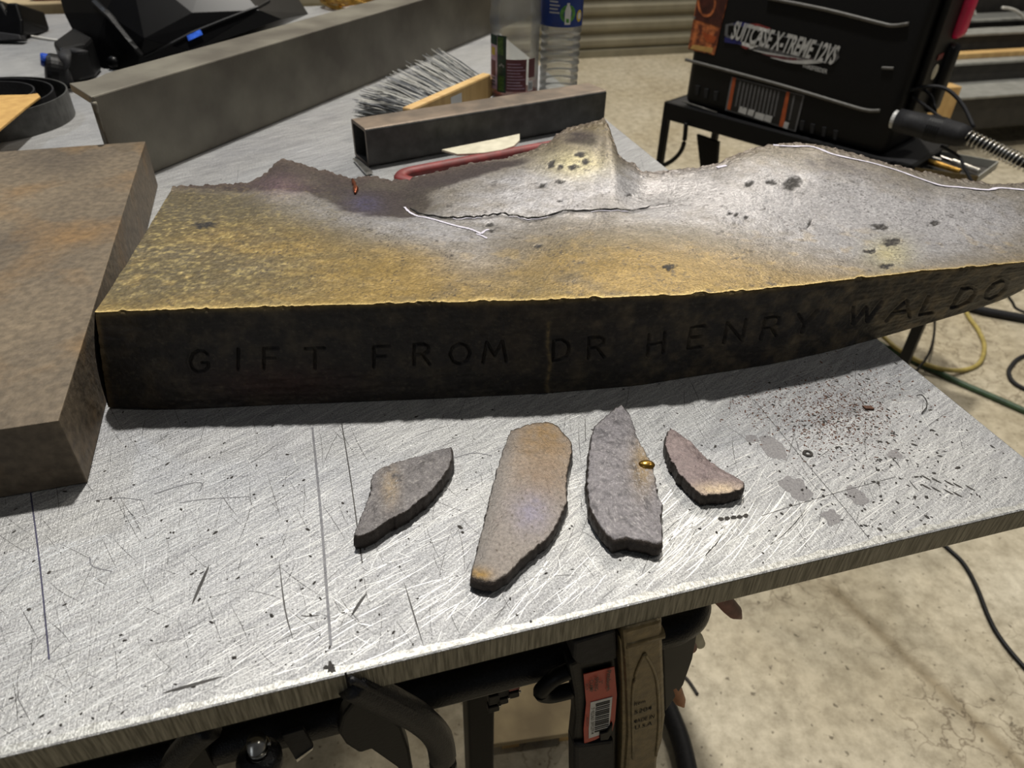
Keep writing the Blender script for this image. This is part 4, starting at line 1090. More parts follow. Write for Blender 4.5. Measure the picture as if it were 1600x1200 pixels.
ringp = [(math.cos(k * math.pi / 12) * .0125, math.sin(k * math.pi / 12) * .0125) for k in range(24)]
V = [on_cyl(wb, .0335, a + .28 + x / .0335, .131 + y) for x, y in ringp] + [on_cyl(wb, .0335, a + .28 + x * .55 / .0335, .131 + y * .55) for x, y in ringp]
mesh_obj('green_ring', V, [(k, (k + 1) % 24, 24 + (k + 1) % 24, 24 + k) for k in range(24)], MT['green'], lab)
cyl_shape(wb, .0337, a + .28, .131, [(-.0045, -.015), (.0045, -.015), (.005, .004), (.003, .010), (.002, .012), (.002, .015), (-.002, .015), (-.002, .012), (-.003, .010), (-.005, .004)], MT['white'], 'bottle_icon', lab)
cyl_shape(wb, .0336, a + .92, .127, [(math.cos(k * math.pi / 8) * .006, math.sin(k * math.pi / 8) * .0085) for k in range(16)], MT['yellow'], 'seal', lab)
cyl_shape(wb, .0337, a + .92, .127, [(math.cos(k * math.pi / 8) * .0035, math.sin(k * math.pi / 8) * .005) for k in range(16)], MT['white'], 'seal_centre', lab)
for k in range(5):
    mesh_obj('print_line', *arc_panel(wb, .0335, .131 + k * .005, .1332 + k * .005, a - .62, a - .12 - .08 * (k % 2)), MT['silver'], lab)

# ================================================================== LEFT: COIL, CARDBOARD, HELMETS, WIRES
cc = T(-8, 190)
rr = (T(70, 162, .036) - (cc + UP * .036)).length
coil = thing('steel_band_coil', 'coil of dark steel banding at the far left behind the block', 'coil', cc)
for k, q in enumerate((1.0, .86, .66)):
    R = rr * q
    mesh_obj('band', *lathe(cc + Vector((-.006 * k, .004 * k, 0)), [(.0005, R - .002), (.0005, R), (.036, R), (.036, R - .002), (.0005, R - .002)], 64), MT['tube'] if k == 0 else MT['black_soft'], coil, smooth=False)
V, Fc = prism([onz(*q, TZ + .0365) for q in ((-60, 153), (0, 152), (44, 151), (60, 149), (64, 154), (40, 172), (0, 206), (-60, 255))], UP * .003, .0006)
tag(mesh_obj('cardboard', V, Fc, MT['cardboard']), 'tan cardboard corner resting on the banding coil', 'cardboard')

# large welding helmet lying behind the angle bar
HB = T(300, 95)
hel = thing('welding_helmet', 'large glossy black welding helmet lying behind the angle bar', 'welding helmet', HB)
def D(px, py, depth): return CAM + ray(px, py) * depth
dep = (HB - CAM).dot(cW)
hp_ = [(86, -30, 1.02), (100, 20, .99), (118, 55, .98), (140, 100, .97), (168, 122, .965), (215, 112, .955), (300, 80, .95), (405, 16, .97), (440, 30, 1.0), (482, 22, 1.06), (468, 6, 1.07), (420, -60, 1.10), (360, -170, 1.12), (200, -200, 1.10), (110, -140, 1.08),
       (225, 60, .93), (165, 20, .935), (300, 20, .945), (160, 100, 1.06), (300, 90, 1.1), (430, 45, 1.1), (200, -60, .94), (330, -70, .97)]
bm = bmesh.new()
for a_, b_, d_ in hp_:
    q = D(a_, b_, dep * d_); q.z = max(q.z, TZ + .002); bm.verts.new(q)
r_ = bmesh.ops.convex_hull(bm, input=list(bm.verts))
bmesh.ops.delete(bm, geom=[g for g in r_['geom_interior'] if isinstance(g, bmesh.types.BMVert)], context='VERTS')
bmesh.ops.delete(bm, geom=[v for v in bm.verts if not v.link_faces], context='VERTS')
bmesh.ops.recalc_face_normals(bm, faces=bm.faces)
bmesh.ops.bevel(bm, geom=list(bm.edges), offset=.006, segments=3, profile=.6, affect='EDGES', clamp_overlap=True)
bm.verts.index_update()
hV = [v.co.copy() for v in bm.verts]; hF = [tuple(v.index for v in f.verts) for f in bm.faces]; bm.free()
shell = mesh_obj('shell', hV, hF, MT['black_gloss'], hel, smooth=False)
htree = BVHTree.FromPolygons(hV, hF)
def on_hel(x, y, lift=.0):
    d = ray(x, y).normalized(); h = htree.ray_cast(CAM, d)
    if not h[0]: return D(x, y, dep)
    return h[0] + h[1] * lift
def rib(name, pts, r, m, sx=1.0):
    P = []
    for (x0, y0), (x1, y1) in zip(pts[:-1], pts[1:]):
        for k in range(6): P.append(on_hel(x0 + (x1 - x0) * k / 6, y0 + (y1 - y0) * k / 6, .001))
    P.append(on_hel(*pts[-1], .001))
    return mesh_obj(name, *sweep(P, r, 6, sx=sx), m, hel, smooth=False)
rib('edge_band', [(150, 4), (175, 28), (222, 86)], .005, MT['black'], 1.4)
rib('edge_band', [(226, 88), (262, 72), (300, 52), (350, 32), (402, 12), (420, 2)], .003, MT['black'])
V = [on_hel(292, 57, .004), on_hel(313, 47, .004), on_hel(317, 55, .004), on_hel(295, 65, .004)]
mesh_obj('lens', V + [v + (CAM - v).normalized() * .001 for v in V], [(0, 1, 2, 3), (4, 5, 6, 7), (0, 1, 5, 4), (1, 2, 6, 5), (2, 3, 7, 6), (3, 0, 4, 7)], MT['lens_glow'], hel, label='lens with its blue reflection painted as a glow')
mesh_obj('side_screw', *lathe(on_hel(178, 98, 0), [(0, .010), (.006, .010), (.009, .007), (.010, .0005)], 20, axis=(CAM - on_hel(178, 98)).normalized() + Vector((-.3, 0, .3))), MT['black_gloss'], hel, smooth=True)
# headband with ratchet knob and blue cap
kp = T(74, 132)
kc = onz(86, 112, TZ + .028)
ka = (Vector((-.75, -.45, .25))).normalized()
knob = mesh_obj('headband_knob', *lathe(kc, [(-.012, .0005), (-.012, .024), (-.004, .027), (.006, .027), (.012, .024), (.014, .018), (.014, .0005)], 28, axis=ka), MT['black'], hel, smooth=False)
mesh_obj('knob_cap', *lathe(kc + UP * .016 + ka * .004, [(.0, .010), (.008, .0105), (.011, .009), (.0115, .0005)], 18, axis=ka), MT['bluegloss'], knob, label='glossy blue knob cap')
P = catmull([T(108, 136, .004), kc + Vector((.018, -.004, -.012)), kc + Vector((.022, .002, .022)), onz(108, 78, TZ + .05), onz(128, 82, TZ + .055)], 6)
mesh_obj('headband', *sweep(P, .007, 8, sx=1.5, sy=.5), MT['black_soft'], hel, smooth=True)
V, Fc = prism([onz(*q, TZ + .001) for q in ((100, 118), (130, 92), (160, 110), (150, 122), (110, 132))], UP * .055, .006)
mesh_obj('headgear_pad', V, Fc, MT['black'], hel)

# second black helmet piece, cropped by the left frame edge
h2 = T(5, 62)
hel2 = thing('welding_mask', 'black plastic mask cropped at the top left corner', 'welding mask', h2)
d2 = (h2 - CAM).dot(cW)
V, Fc = prism([D(x, y, d2 * .99) for x, y in ((-60, -20), (0, 2), (8, 16), (10, 4), (26, 4), (34, 30), (35, 52), (30, 62), (0, 66), (-60, 70))], (cW + UP * .3).normalized() * .09, .004)
V = [Vector((v.x, v.y, max(v.z, TZ + .001))) for v in V]
mesh_obj('mask_shell', V, Fc, MT['black_gloss'], hel2)
V, Fc = prism([D(x, y, d2 * .975) for x, y in ((-60, 46), (0, 50), (30, 54), (34, 62), (0, 64), (-60, 64))], (cW + UP * .3).normalized() * .02, .002)
V = [Vector((v.x, v.y, max(v.z, TZ + .001))) for v in V]
mesh_obj('mask_rim', V, Fc, MT['black_soft'], hel2)
pts = catmull([T(-10, 50, .003), T(38, 55, .003), T(75, 61, .003), T(118, 66, .003), T(150, 66, .003)], 6)
tag(mesh_obj('white_wire', *sweep(pts, .0022, 8), MT['wirewhite'], smooth=True), 'thin white wire running to the large helmet on the table', 'wire')
# far bench beyond the table with a red box
fb = tab(-TW - .6, TD + .03, -.012)
bench = thing('back_bench', 'plank-topped bench just beyond the far edge of the table', 'bench', Vector((fb.x, fb.y, 0)) + E1 * .6)
mesh_obj('plank_top', *boxgeo(fb, E1 * 1.15, E2 * .45, UP * .03, .003), MT['plywood'], bench)
for q in (.05, 1.05):
    mesh_obj('leg', *boxgeo(Vector((fb.x, fb.y, 0)) + E1 * q + E2 * .1, E1 * .05, E2 * .05, UP * (fb.z), .002), MT['black'], bench)
q = onz(52, 2, fb.z + .03)
tag(mesh_obj('red_box', *boxgeo(q, E1 * .16, E2 * .1, UP * .05, .003), MT['red']), 'red box at the top left edge of the picture', 'box')
# coil of brass-coloured wire beyond the angle bar
gc = T(545, 12)
gcoil = thing('brass_wire_coil', 'loose coil of gold-coloured wire behind the angle bar', 'wire coil', gc)
r_ = random.Random(9)
for k in range(9):
    R = .05 + .02 * r_.random(); ph = r_.uniform(0, 6.28); el = r_.uniform(.5, .9)
    P = [gc + Vector((math.cos(t + ph) * R, math.sin(t + ph) * R * el, .004 + k * .0035 + .006 * math.sin(t * 2 + k))) for t in np.linspace(0, 6.1, 28)]
    mesh_obj('wire_loop', *sweep(P, .0022, 6), MT['gold'], gcoil, smooth=True)

# ================================================================== WIRE FEEDER CASE AND ITS STAND
CZ = TZ - .22
cL, cRt = onz(1066, 163, CZ), onz(1380, 247, CZ)
cx = (cRt - cL).normalized(); cl = (cRt - cL).length; cy = Vector((-cx.y, cx.x, 0))
case = thing('wire_feeder_case', 'black suitcase-shaped welding wire feeder standing on a black stand', 'wire feeder', cL + cx * cl / 2 + cy * .115)
V, Fc = boxgeo(cL + UP * .001, cx * cl, cy * .225, UP * .39, .022, 4)
# slight taper: the lower third is narrower and the right edge leans in
V = [Vector(v) for v in V]
body = mesh_obj('case_body', V, Fc, MT['case'], case, smooth=True)
nrm = -cy
def CF(px, py, off=0.0): return onplane(px, py, cL - cy * off, cy)
def case_poly(name, pts, m, off=.0012, th=.0012, parent=case, label=None):
    P = [CF(x, y, off) for x, y in pts]
    V, Fc = prism(P, cy * th, 0)
    return mesh_obj(name, V, Fc, m, parent, label=label)
def case_rib(pts, r=.004):
    P = catmull([CF(x, y, .001) for x, y in pts], 4)
    return mesh_obj('moulded_rib', *sweep(P, r, 8), MT['case_rib'], case, smooth=True)
case_rib([(1071, 93), (1150, 114), (1230, 136), (1310, 160), (1352, 172), (1375, 173)])
case_rib([(1200, -3), (1290, 15), (1370, 35), (1395, 40), (1420, 37)])
case_rib([(1066, 158), (1120, 176)], .002)
mesh_obj('latch_mark', *sweep([CF(1378, 106, .001), CF(1396, 107, .001)], .003, 6), MT['case_rib'], case)
for x, y in ((1090, 133), (1104, 138), (1119, 142), (1254, 188), (1270, 193), (1288, 198), (1306, 203)):
    P = [CF(x - 3, y, .0), CF(x + 4, y + 1, .0), CF(x + 1, y + 16, .0), CF(x - 4, y + 15, 0)]
    mesh_obj('moulded_dimple', *prism([p - cy * .002 for p in P], cy * .004, .0008), MT['black_soft'], case)
# decals: picture strip, name decal, rating plate
st = case_poly('picture_decal', [(1093, -24), (1139, -10), (1116, 86), (1075, 77)], MT['flame'])
case_poly('decal_panel', [(1094, -24), (1138, -12), (1126, 43), (1084, 30)], MT['brownprint'], .0016, .0004, st)
P = [CF(1104 + 13 * math.cos(t), 3 + 22 * math.sin(t), .0022) for t in np.linspace(-.3, math.pi + .3, 16)]
mesh_obj('decal_ring', *strip(P, .006, n=-cy), MT['flame'], st)
case_poly('decal_flame', [(1097, 50), (1120, 58), (1115, 68), (1103, 65)], MT['orangeprint'], .0016, .0004, st)
case_poly('decal_bench', [(1083, 70), (1114, 75), (1112, 83), (1078, 76)], MT['cardboard'], .0016, .0004, st)
mesh_obj('case_screw', *lathe(CF(1085, 28, .001), [(0, .004), (.002, .004), (.003, .0005)], 12, axis=-cy), MT['steel'], case)
nd = case_poly('name_decal', [(1134, 38), (1145, 36), (1160, 41), (1300, 73), (1310, 79), (1311, 90), (1303, 99), (1290, 99), (1240, 92), (1180, 80), (1140, 64), (1132, 55)], MT['greyprint'], .0012, .0006)
case_poly('decal_face', [(1138, 40), (1150, 40), (1298, 76), (1307, 82), (1305, 92), (1294, 96), (1150, 62), (1137, 54)], MT['black'], .0016, .0006, nd)
case_poly('flag_canton', [(1145, 38), (1152, 33), (1172, 37), (1170, 44)], MT['navy'], .0020, .0003, nd)
case_poly('flag_stripe', [(1172, 37), (1184, 37), (1204, 44), (1203, 50), (1170, 44)], MT['red'], .0020, .0003, nd)
case_poly('flag_stripe', [(1176, 41), (1184, 41), (1203, 47), (1202, 51), (1174, 45)], MT['white'], .0024, .0003, nd)
case_poly('flag_canton', [(1132, 58), (1158, 64), (1160, 70), (1132, 66)], MT['navy'], .0020, .0003, nd)
case_poly('flag_stripe', [(1158, 65), (1185, 72), (1172, 77), (1158, 70)], MT['white'], .0020, .0003, nd)
case_poly('flag_stripe', [(1160, 71), (1172, 75), (1165, 77), (1158, 73)], MT['red'], .0024, .0003, nd)
for k, (a_, b_) in enumerate((((1176, 78), (1290, 97)), ((1190, 84), (1270, 93)), ((1204, 90), (1285, 98)))):
    P = catmull([CF(a_[0], a_[1], .0026), CF((a_[0] + b_[0]) / 2, (a_[1] + b_[1]) / 2 + 3, .0026), CF(*b_, .0026)], 5)
    mesh_obj('swoosh', *strip(P, [.001 + .006 * math.sin(math.pi * i / (len(P) - 1)) for i in range(len(P))], n=-cy), MT['silver'] if k != 1 else MT['maroon'], nd)
c0 = CF(1223, 66, .0030); u = (CF(1306, 88, .003) - CF(1138, 46, .003)); wd = u.length * .96; u.normalize(); vv_ = (UP - u * UP.dot(u)).normalized()
mesh_obj('lettering', *text_on('SUITCASE X-TREME 12VS', c0, u, vv_, width=wd, height=.042, bold=.03, shear=.16), MT['silver'], nd)
c0 = CF(1273, 107, .002); 
mesh_obj('small_lettering', *text_on('WIREFEEDER', c0, u, vv_, width=.062, height=.009, bold=.01), MT['silver'], case)
rp_ = case_poly('rating_plate', [(1143, 120), (1257, 149), (1243, 206), (1133, 172)], MT['greyprint'])
case_poly('plate_face', [(1146, 122), (1254, 150), (1241, 203), (1136, 171)], MT['inkblack'], .0016, .0004, rp_)
case_poly('orange_bar', [(1145, 121), (1150, 122), (1141, 172), (1136, 170)], MT['orangeprint'], .0020, .0003, rp_)
case_poly('orange_bar', [(1229, 143), (1234, 144), (1224, 199), (1217, 197)], MT['orangeprint'], .0020, .0003, rp_)
for k in range(12):
    x = 1156 + k * 6
    if k in (11,): x = 1240
    case_poly('print_column', [(x, 124 + (x - 1146) * .26), (x + 2.2, 125 + (x - 1146) * .26), (x - 6, 164 + (x - 1146) * .26), (x - 8, 163.4 + (x - 1146) * .26)], MT['greyprint'], .0020, .0003, rp_)
for k, (x, y, w) in enumerate(((1156, 166, 12), (1170, 170, 9), (1181, 175, 14), (1196, 179, 11), (1226, 190, 7))):
    case_poly('white_block', [(x, y), (x + w, y + w * .27), (x + w - 3, y + w * .27 + 10), (x - 3, y + 9)], MT['silver'], .0020, .0003, rp_)
# side of the case: magenta panel, oval emblem
sd = cL + cx * cl
def CS(px, py, off=.0): return onplane(px, py, sd + cx * off, cx)
mg = [(1474, -20), (1512, -20), (1502, 8), (1496, 26), (1484, 30), (1474, 24)]
back = cy * .225
side = mesh_obj('side_panel', *boxgeo(sd + cy * .035 + cx * .002 + UP * .06, cx * .016, cy * .10, UP * .30, .006), MT['black'], case)
pz = sd + cy * .225 + UP * .13
mesh_obj('magenta_guard', *boxgeo(sd + cy * .12 + cx * .004 + UP * .235, cx * .030, cy * .05, UP * .16, .014, 3), MT['magenta'], case, label='bright magenta side guard', smooth=True)
mesh_obj('dark_guard', *boxgeo(sd + cy * .12 + cx * .004 + UP * .08, cx * .030, cy * .05, UP * .145, .012, 3), MT['black'], case, smooth=True)
e = sd + cx * .051 + cy * .172 + UP * .195
mesh_obj('oval_emblem', *lathe(sd + cy * .085 + cx * .0185 + UP * .175, [(0, .016), (.0015, .0155), (.002, .0005)], 24, axis=cx), MT['cream'], case)
mesh_obj('red_tab', *boxgeo(sd + cy * .07 + cx * .0185 + UP * .20, cx * .002, cy * .03, UP * .012, .001), MT['red'], case)
# gun connector, spring strain relief and its cable
k0 = onplane(1398, 184, cL, cy); 
dgun = ((k0 - CAM).dot(cW))
ga, gb = D(1396, 186, dgun * .985), D(1512, 214, dgun * .93)
g1_, g2_ = D(1440, 196, dgun * .965), D(1478, 205, dgun * .948)
gun = thing('welding_gun_cable', 'black cable plug with bright coil spring leaving the wire feeder', 'cable', Vector((ga.x, ga.y, ga.z)))
mesh_obj('plug_collar', *sweep([ga, ga + (gb - ga) * .07], [.019, .018], 20), MT['silver'], gun, smooth=False)
mesh_obj('plug_body', *sweep([ga + (gb - ga) * t for t in (.06, .25, .45, .47, .7, .72, .9, 1.0)], [.0235, .024, .0245, .026, .026, .0245, .023, .019], 20), MT['black_soft'], gun, smooth=True)
for k in range(6):
    t = .5 + k * .03
    mesh_obj('grip_ring', *sweep([ga + (gb - ga) * t, ga + (gb - ga) * (t + .012)], .0268, 20), MT['black'], gun, smooth=False)
ge = D(1680, 285, dgun * .86)
P = catmull([gb, D(1560, 236, dgun * .91), D(1605, 257, dgun * .888), ge], 10)
mesh_obj('cable_core', *sweep(P, .0085, 12), MT['black'], gun, smooth=True)
hel_pts = []
Lp = len(P)
for i in range(420):
    t = i / 419 * (Lp - 1.001); j = int(t); f = t - j
    p = P[j].lerp(P[j + 1], f); tg = (P[j + 1] - P[j]).normalized()
    s = tg.cross(UP).normalized(); q = s.cross(tg)
    a = i / 419 * 22 * 2 * math.pi
    hel_pts.append(p + s * math.cos(a) * .0135 + q * math.sin(a) * .0135)
mesh_obj('coil_spring', *sweep(hel_pts, .0017, 6), MT['steel'], gun, smooth=True)
# thin control leads behind the plug
for k, q in enumerate(([(1420, 142, .99), (1450, 135, .975), (1480, 140, .96), (1505, 165, .95), (1522, 200, .94)], [(1425, 150, .99), (1445, 165, .985), (1465, 180, .98), (1490, 195, .97)], [(1470, 228, .95), (1498, 245, .94), (1508, 265, .935), (1522, 290, .93)], [(1430, 130, 1.0), (1455, 150, .99), (1462, 175, .985)])):
    pts = catmull([D(a_, b_, dgun * c_) for a_, b_, c_ in q], 6)
    tag(mesh_obj('control_lead', *sweep(pts, .0032 if k else .004, 8), MT['black_soft'], smooth=True),
        ['thin black lead arching over the cable plug', 'short black lead running down behind the plug', 'thin dark lead hanging below the cable plug', 'black lead tight against the side of the feeder case'][k], 'lead', 'leads at the feeder case')
# stand
stand = thing('feeder_stand', 'black steel stand with a frame top under the wire feeder', 'stand', Vector(((cL + cRt) / 2).to_tuple()[:2] + (0,)) + cy * .1)
sA = onz(1015, 166, CZ); fwd = (sA - cL).dot(cy)
s0 = cL + cx * ((sA - cL).dot(cx)) + cy * -.016
sl = cl + .12
for (o_, a_, b_) in ((s0, cx * sl, cy * .012), (s0 + cy * .30, cx * sl, cy * .012), (s0, cx * .012, cy * .31), (s0 + cx * (sl - .012), cx * .012, cy * .31)):
    mesh_obj('frame_rail', *boxgeo(o_ - UP * .045, a_, b_, UP * .045, .002), MT['black'], stand)
mesh_obj('frame_top', *boxgeo(s0 - UP * .006 + cx * .01 + cy * .01, cx * (sl - .02), cy * .29, UP * .0055, 0), MT['black_soft'], stand)
for (u_, v_) in ((0, 0), (0, .28), (sl - .03, .0), (sl - .03, .28)):
    fo = s0 + cx * u_ + cy * v_; fo.z = 0
    mesh_obj('leg', *boxgeo(fo, cx * .018, cy * .018, UP * (CZ - .04), .002), MT['black'], stand)
q0 = s0 + cx * .13 - UP * .035; q0 = onplane(1071, 198, s0, cy)
mesh_obj('hook_handle', *sweep(catmull([onplane(x, y, s0 - cy * .004, cy) for x, y in ((1072, 192), (1070, 215), (1066, 232), (1056, 246), (1042, 256), (1030, 260))], 5), .0062, 10), MT['black'], stand, smooth=True)
mesh_obj('wide_leg', *prism([onplane(x, y, s0 + cy * .1, cy) for x, y in ((1088, 210), (1122, 222), (1116, 300), (1098, 300))], cy * .012, .001), MT['black'], stand)
fo = G(1384, 626); 
mesh_obj('front_leg', *boxgeo(fo - cx * .012, cx * .026, cy * .026, UP * .52, .002), MT['black'], stand)
mesh_obj('front_arm', *boxgeo(fo - cx * .012 + UP * .49, cx * .026, (s0 + cx * (sl - .1) - fo).dot(cy) * cy + cy * .02, UP * .03, .002), MT['black'], stand)

# small tray of brass and steel bits hanging at the stand's right
tr = thing('tip_tray', 'small open metal tray with bright contact tips right of the feeder', 'tray', D(1480, 270, dgun * .97))
Pt = [D(1400, 236, dgun * .99), D(1556, 262, dgun * .93), D(1528, 284, dgun * .905), D(1400, 262, dgun * .95)]
z0 = min(p.z for p in Pt)
Pt = [onz(x, y, CZ - .02) for x, y in ((1398, 235), (1556, 264), (1524, 288), (1395, 270))]
mesh_obj('tray_floor', *prism(Pt, UP * .002, 0), MT['rail_dark'], tr)
for i in range(4):
    a_, b_ = Pt[i], Pt[(i + 1) % 4]
    mesh_obj('tray_side', *prism([a_, b_, b_ + UP * .018, a_ + UP * .018], (b_ - a_).cross(UP).normalized() * .002, 0), MT['rail'] if i < 2 else MT['clampbrass'], tr)
for k, (a_, b_) in enumerate((((1418, 238), (1470, 252)), ((1430, 246), (1500, 268)), ((1470, 246), (1530, 268)))):
    q = [onz(*a_, CZ - .008), onz(*b_, CZ - .008)]
    t_ = mesh_obj('contact_tip', *sweep([q[0], q[0].lerp(q[1], .3), q[0].lerp(q[1], .32), q[1]], [.004, .004, .007, .006], 10), MT['gold'] if k == 1 else MT['steel'], smooth=False)
    tag(t_, ['thin steel rod at the back of the small tray', 'long gold-coloured tip in the middle of the small tray', 'steel rod at the front right of the small tray'][k], 'contact tip', 'tips in the small tray')

# ================================================================== STEEL STOCK RACK (far right)
rk = G(1540, 236)
rack = thing('steel_stock_rack', 'stepped rack of long grey and wooden bars against the back', 'rack', rk)
rs = rk - E1 * .55
prev_off = 0.0
def on_r(px, py, off): return onplane(px, py, rk + E2 * off, E2)
steps = [(0.0, 150, 126, 'rail'), (.22, 97, 82, 'rail'), (.42, 52, 43, 'rail'), (.58, 31, 20, 'rail')]
for k, (off, yf, ybk, m) in enumerate(steps):
    zt = on_r(1540, yf, off).z
    o_ = rs + E2 * off; o_.z = zt - .012
    # find depth of the top so that its back edge lands at the right height
    dpt = max(.03, (onz(1540, ybk, zt) - on_r(1540, yf, off)).dot(E2))
    mesh_obj('bar_top', *boxgeo(o_, E1 * 2.6, E2 * dpt, UP * .012, .002), MT[m], rack)
    o2 = rs + E2 * (off + .012); o2.z = max(0.0, zt - .16)
    mesh_obj('bar_web', *boxgeo(o2, E1 * 2.6, E2 * .02, UP * (zt - .012 - o2.z), .001), MT['rail_dark'], rack)
    for u_ in (.25, 1.5, 2.4):
        o3 = rs + E1 * u_ + E2 * (off + .035); o3.z = 0
        mesh_obj('upright', *boxgeo(o3, E1 * .05, E2 * .03, UP * (zt - .012), .001), MT['rail_dark'], rack)
zt = on_r(1540, 97, .22).z
o_ = rs + E2 * .29; o_.z = zt
tag(mesh_obj('timber_strip', *boxgeo(o_, E1 * 2.4, E2 * .06, UP * .025, .002), MT['wood']), 'long pale timber strip lying on the second step of the rack', 'timber')
o_ = on_r(1468, 158, -.10); zz = o_.z
o_.z = 0
pc = mesh_obj('timber_post', *boxgeo(o_ , E1 * .10, E2 * .07, UP * max(.1, on_r(1468, 138, -.1).z), .003), MT['wood'])
tag(pc, 'short pale timber post in front of the rack beside the feeder', 'timber')
back_panel = mesh_obj('back_sheet', *boxgeo(rs + E2 * .80, E1 * 2.6, E2 * .02, UP * 1.3, 0), MT['rail_dark'], rack)
for k, q in enumerate(([(1504, 2), (1512, 5), (1520, 14), (1524, 24)], [(1566, 12), (1580, 14), (1592, 20), (1604, 32)])):
    pts = catmull([on_r(x, y, .56) for x, y in q], 6)
    tag(mesh_obj('white_cable', *sweep(pts, .008, 8), MT['wirewhite'], smooth=True), ['white cable loop above the rack next to the magenta guard', 'white cable loop above the rack at the right frame edge'][k], 'cable', 'white cables above the rack')

# ================================================================== FLOOR HOSES AND CABLES
def hose(name, pts, r, m, label, cat='hose', z=None):
    P = catmull([G(q[0], q[1], q[2] if len(q) > 2 else (r if z is None else z)) for q in pts], 8)
    return tag(mesh_obj(name, *sweep(P, r, 10), m, smooth=True), label, cat)
hose('green_hose', [(1300, 495), (1380, 540), (1440, 569), (1500, 598), (1560, 624), (1660, 668)], .0085, MT['hose_green'], 'straight green hose crossing the floor beyond the table corner')
hose('yellow_hose', [(1490, 440), (1511, 490), (1528, 515), (1538, 540), (1532, 565), (1512, 577), (1480, 578, .02), (1440, 566, .0245), (1400, 543, .0245), (1370, 517, .0245), (1330, 490, .0245)], .0065, MT['hose_yellow'], 'looped yellow hose on the floor beyond the table corner')
hose('black_hose', [(1480, 470), (1530, 484), (1570, 492), (1660, 508)], .014, MT['black_soft'], 'thick dark hose at the right edge below the slab tip')
hose('black_lead', [(1461, 495), (1459, 525, .02), (1450, 555, .036), (1430, 581, .03), (1410, 600, .01)], .0035, MT['black'], 'thin black lead between the stand leg and yellow loop', 'lead')
hose('dark_loop', [(1660, 540), (1600, 556), (1580, 572), (1577, 586), (1590, 602), (1640, 625)], .006, MT['black_soft'], 'dark cable loop cropped by the right frame edge', 'cable')
hose('short_lead', [(1570, 455), (1582, 472), (1592, 484), (1640, 500)], .004, MT['black'], 'short black lead under the tip of the slab', 'lead')
hose('floor_cable', [(1440, 820), (1480, 856), (1505, 880), (1525, 915), (1545, 965), (1565, 1000), (1600, 1042), (1640, 1080)], .0045, MT['black'], 'thin black cable winding over bare floor at lower right', 'cable')
hose('floor_stick', [(1064, 1052), (1076, 1064), (1090, 1085)], .003, MT['soot'], 'short dark stick on the floor beside the orange handle', 'stick')
hose('hanging_hose', [(1030, 1075), (1050, 1120), (1066, 1165), (1082, 1240)], .016, MT['black_soft'], 'dark hose on the floor right of the gold-brown clamp')

# ================================================================== UNDER THE FRONT EDGE
# spring clamp with red sticker
sc_ = thing('spring_clamp', 'black spring clamp with red barcode sticker hanging under the table edge', 'clamp', F(932, 1100, -.004))
def FP(name, pts, m, off, th, parent, bev=.001, label=None):
    V, Fc = prism([F(x, y, off) for x, y in pts], E2 * th, bev)
    return mesh_obj(name, V, Fc, m, parent, label=label)
FP('clamp_arm', [(888, 1040), (908, 1030), (964, 1015), (968, 1060), (966, 1120), (964, 1230), (896, 1230), (895, 1165), (900, 1120), (897, 1085)], MT['black'], -.006, .012, sc_, .0025)
FP('jaw_pad', [(897, 1004), (963, 984), (965, 1030), (945, 1037), (905, 1042), (895, 1030)], MT['black_soft'], -.002, .014, sc_, .002)
FP('grip_sleeve', [(898, 1166), (960, 1158), (962, 1235), (898, 1240)], MT['black_soft'], -.002, .016, sc_, .003)
mesh_obj('spring_leg', *sweep(catmull([F(890, 1048, -.012), F(868, 1058, -.012), F(849, 1075, -.012), F(846, 1083, -.012), F(860, 1086, -.012), F(895, 1078, -.012)], 5), .0052, 10), MT['black'], sc_, smooth=True)
stk = FP('sticker', [(912, 1054), (960, 1042), (964, 1085), (961, 1125), (957, 1142), (930, 1156), (913, 1162), (912, 1140), (916, 1100)], MT['labelred'], -.0035, .0006, sc_, 0)
FP('barcode_field', [(923, 1098), (957, 1089), (954, 1120), (951, 1144), (920, 1154), (920, 1140)], MT['white'], -.0030, .0004, stk, 0)
for k in range(15):
    y = 1100 + k * 3.05; hh = (1.8, .8, 1.2, .7, 1.6)[k % 5]
    FP('bar', [(931 - k * .12, y + .6), (953 - k * .15, y - 5.2), (953 - k * .15, y - 5.2 + hh), (931 - k * .12, y + .6 + hh)], MT['inkblack'], -.0026, .0003, stk, 0)
dn = (F(934, 1150, 0) - F(936, 1050, 0)).normalized(); rt = E1
def side_text(s, px, py, length, hgt_, m=MT['inkblack'], bold=.005):
    V, Fc = text_on(s, F(px, py, -.0024), dn, dn.cross(-E2) * -1 if dn.cross(-E2).dot(E1) < 0 else dn.cross(-E2), width=length, height=hgt_, bold=bold)
    mesh_obj('lettering', V, [f[::-1] for f in Fc], m, stk)
side_text('Pittsburgh', 950, 1064, .0245, .0038, bold=.02)
side_text('2"', 939, 1066, .004, .0024)
side_text('SPRING', 932, 1069, .016, .0026, bold=.01)
side_text('CLAMP', 924, 1072, .0145, .0026, bold=.01)
side_text('39529', 917, 1073, .008, .0020)
side_text('7 92363 39529 4', 926, 1127, .036, .0024)
side_text('Made in China', 918, 1128, .012, .0014)
FP('catch', [(938, 1147), (949, 1144), (958, 1132), (957, 1144), (951, 1156), (938, 1158)], MT['black'], -.001, .006, sc_, .0008)

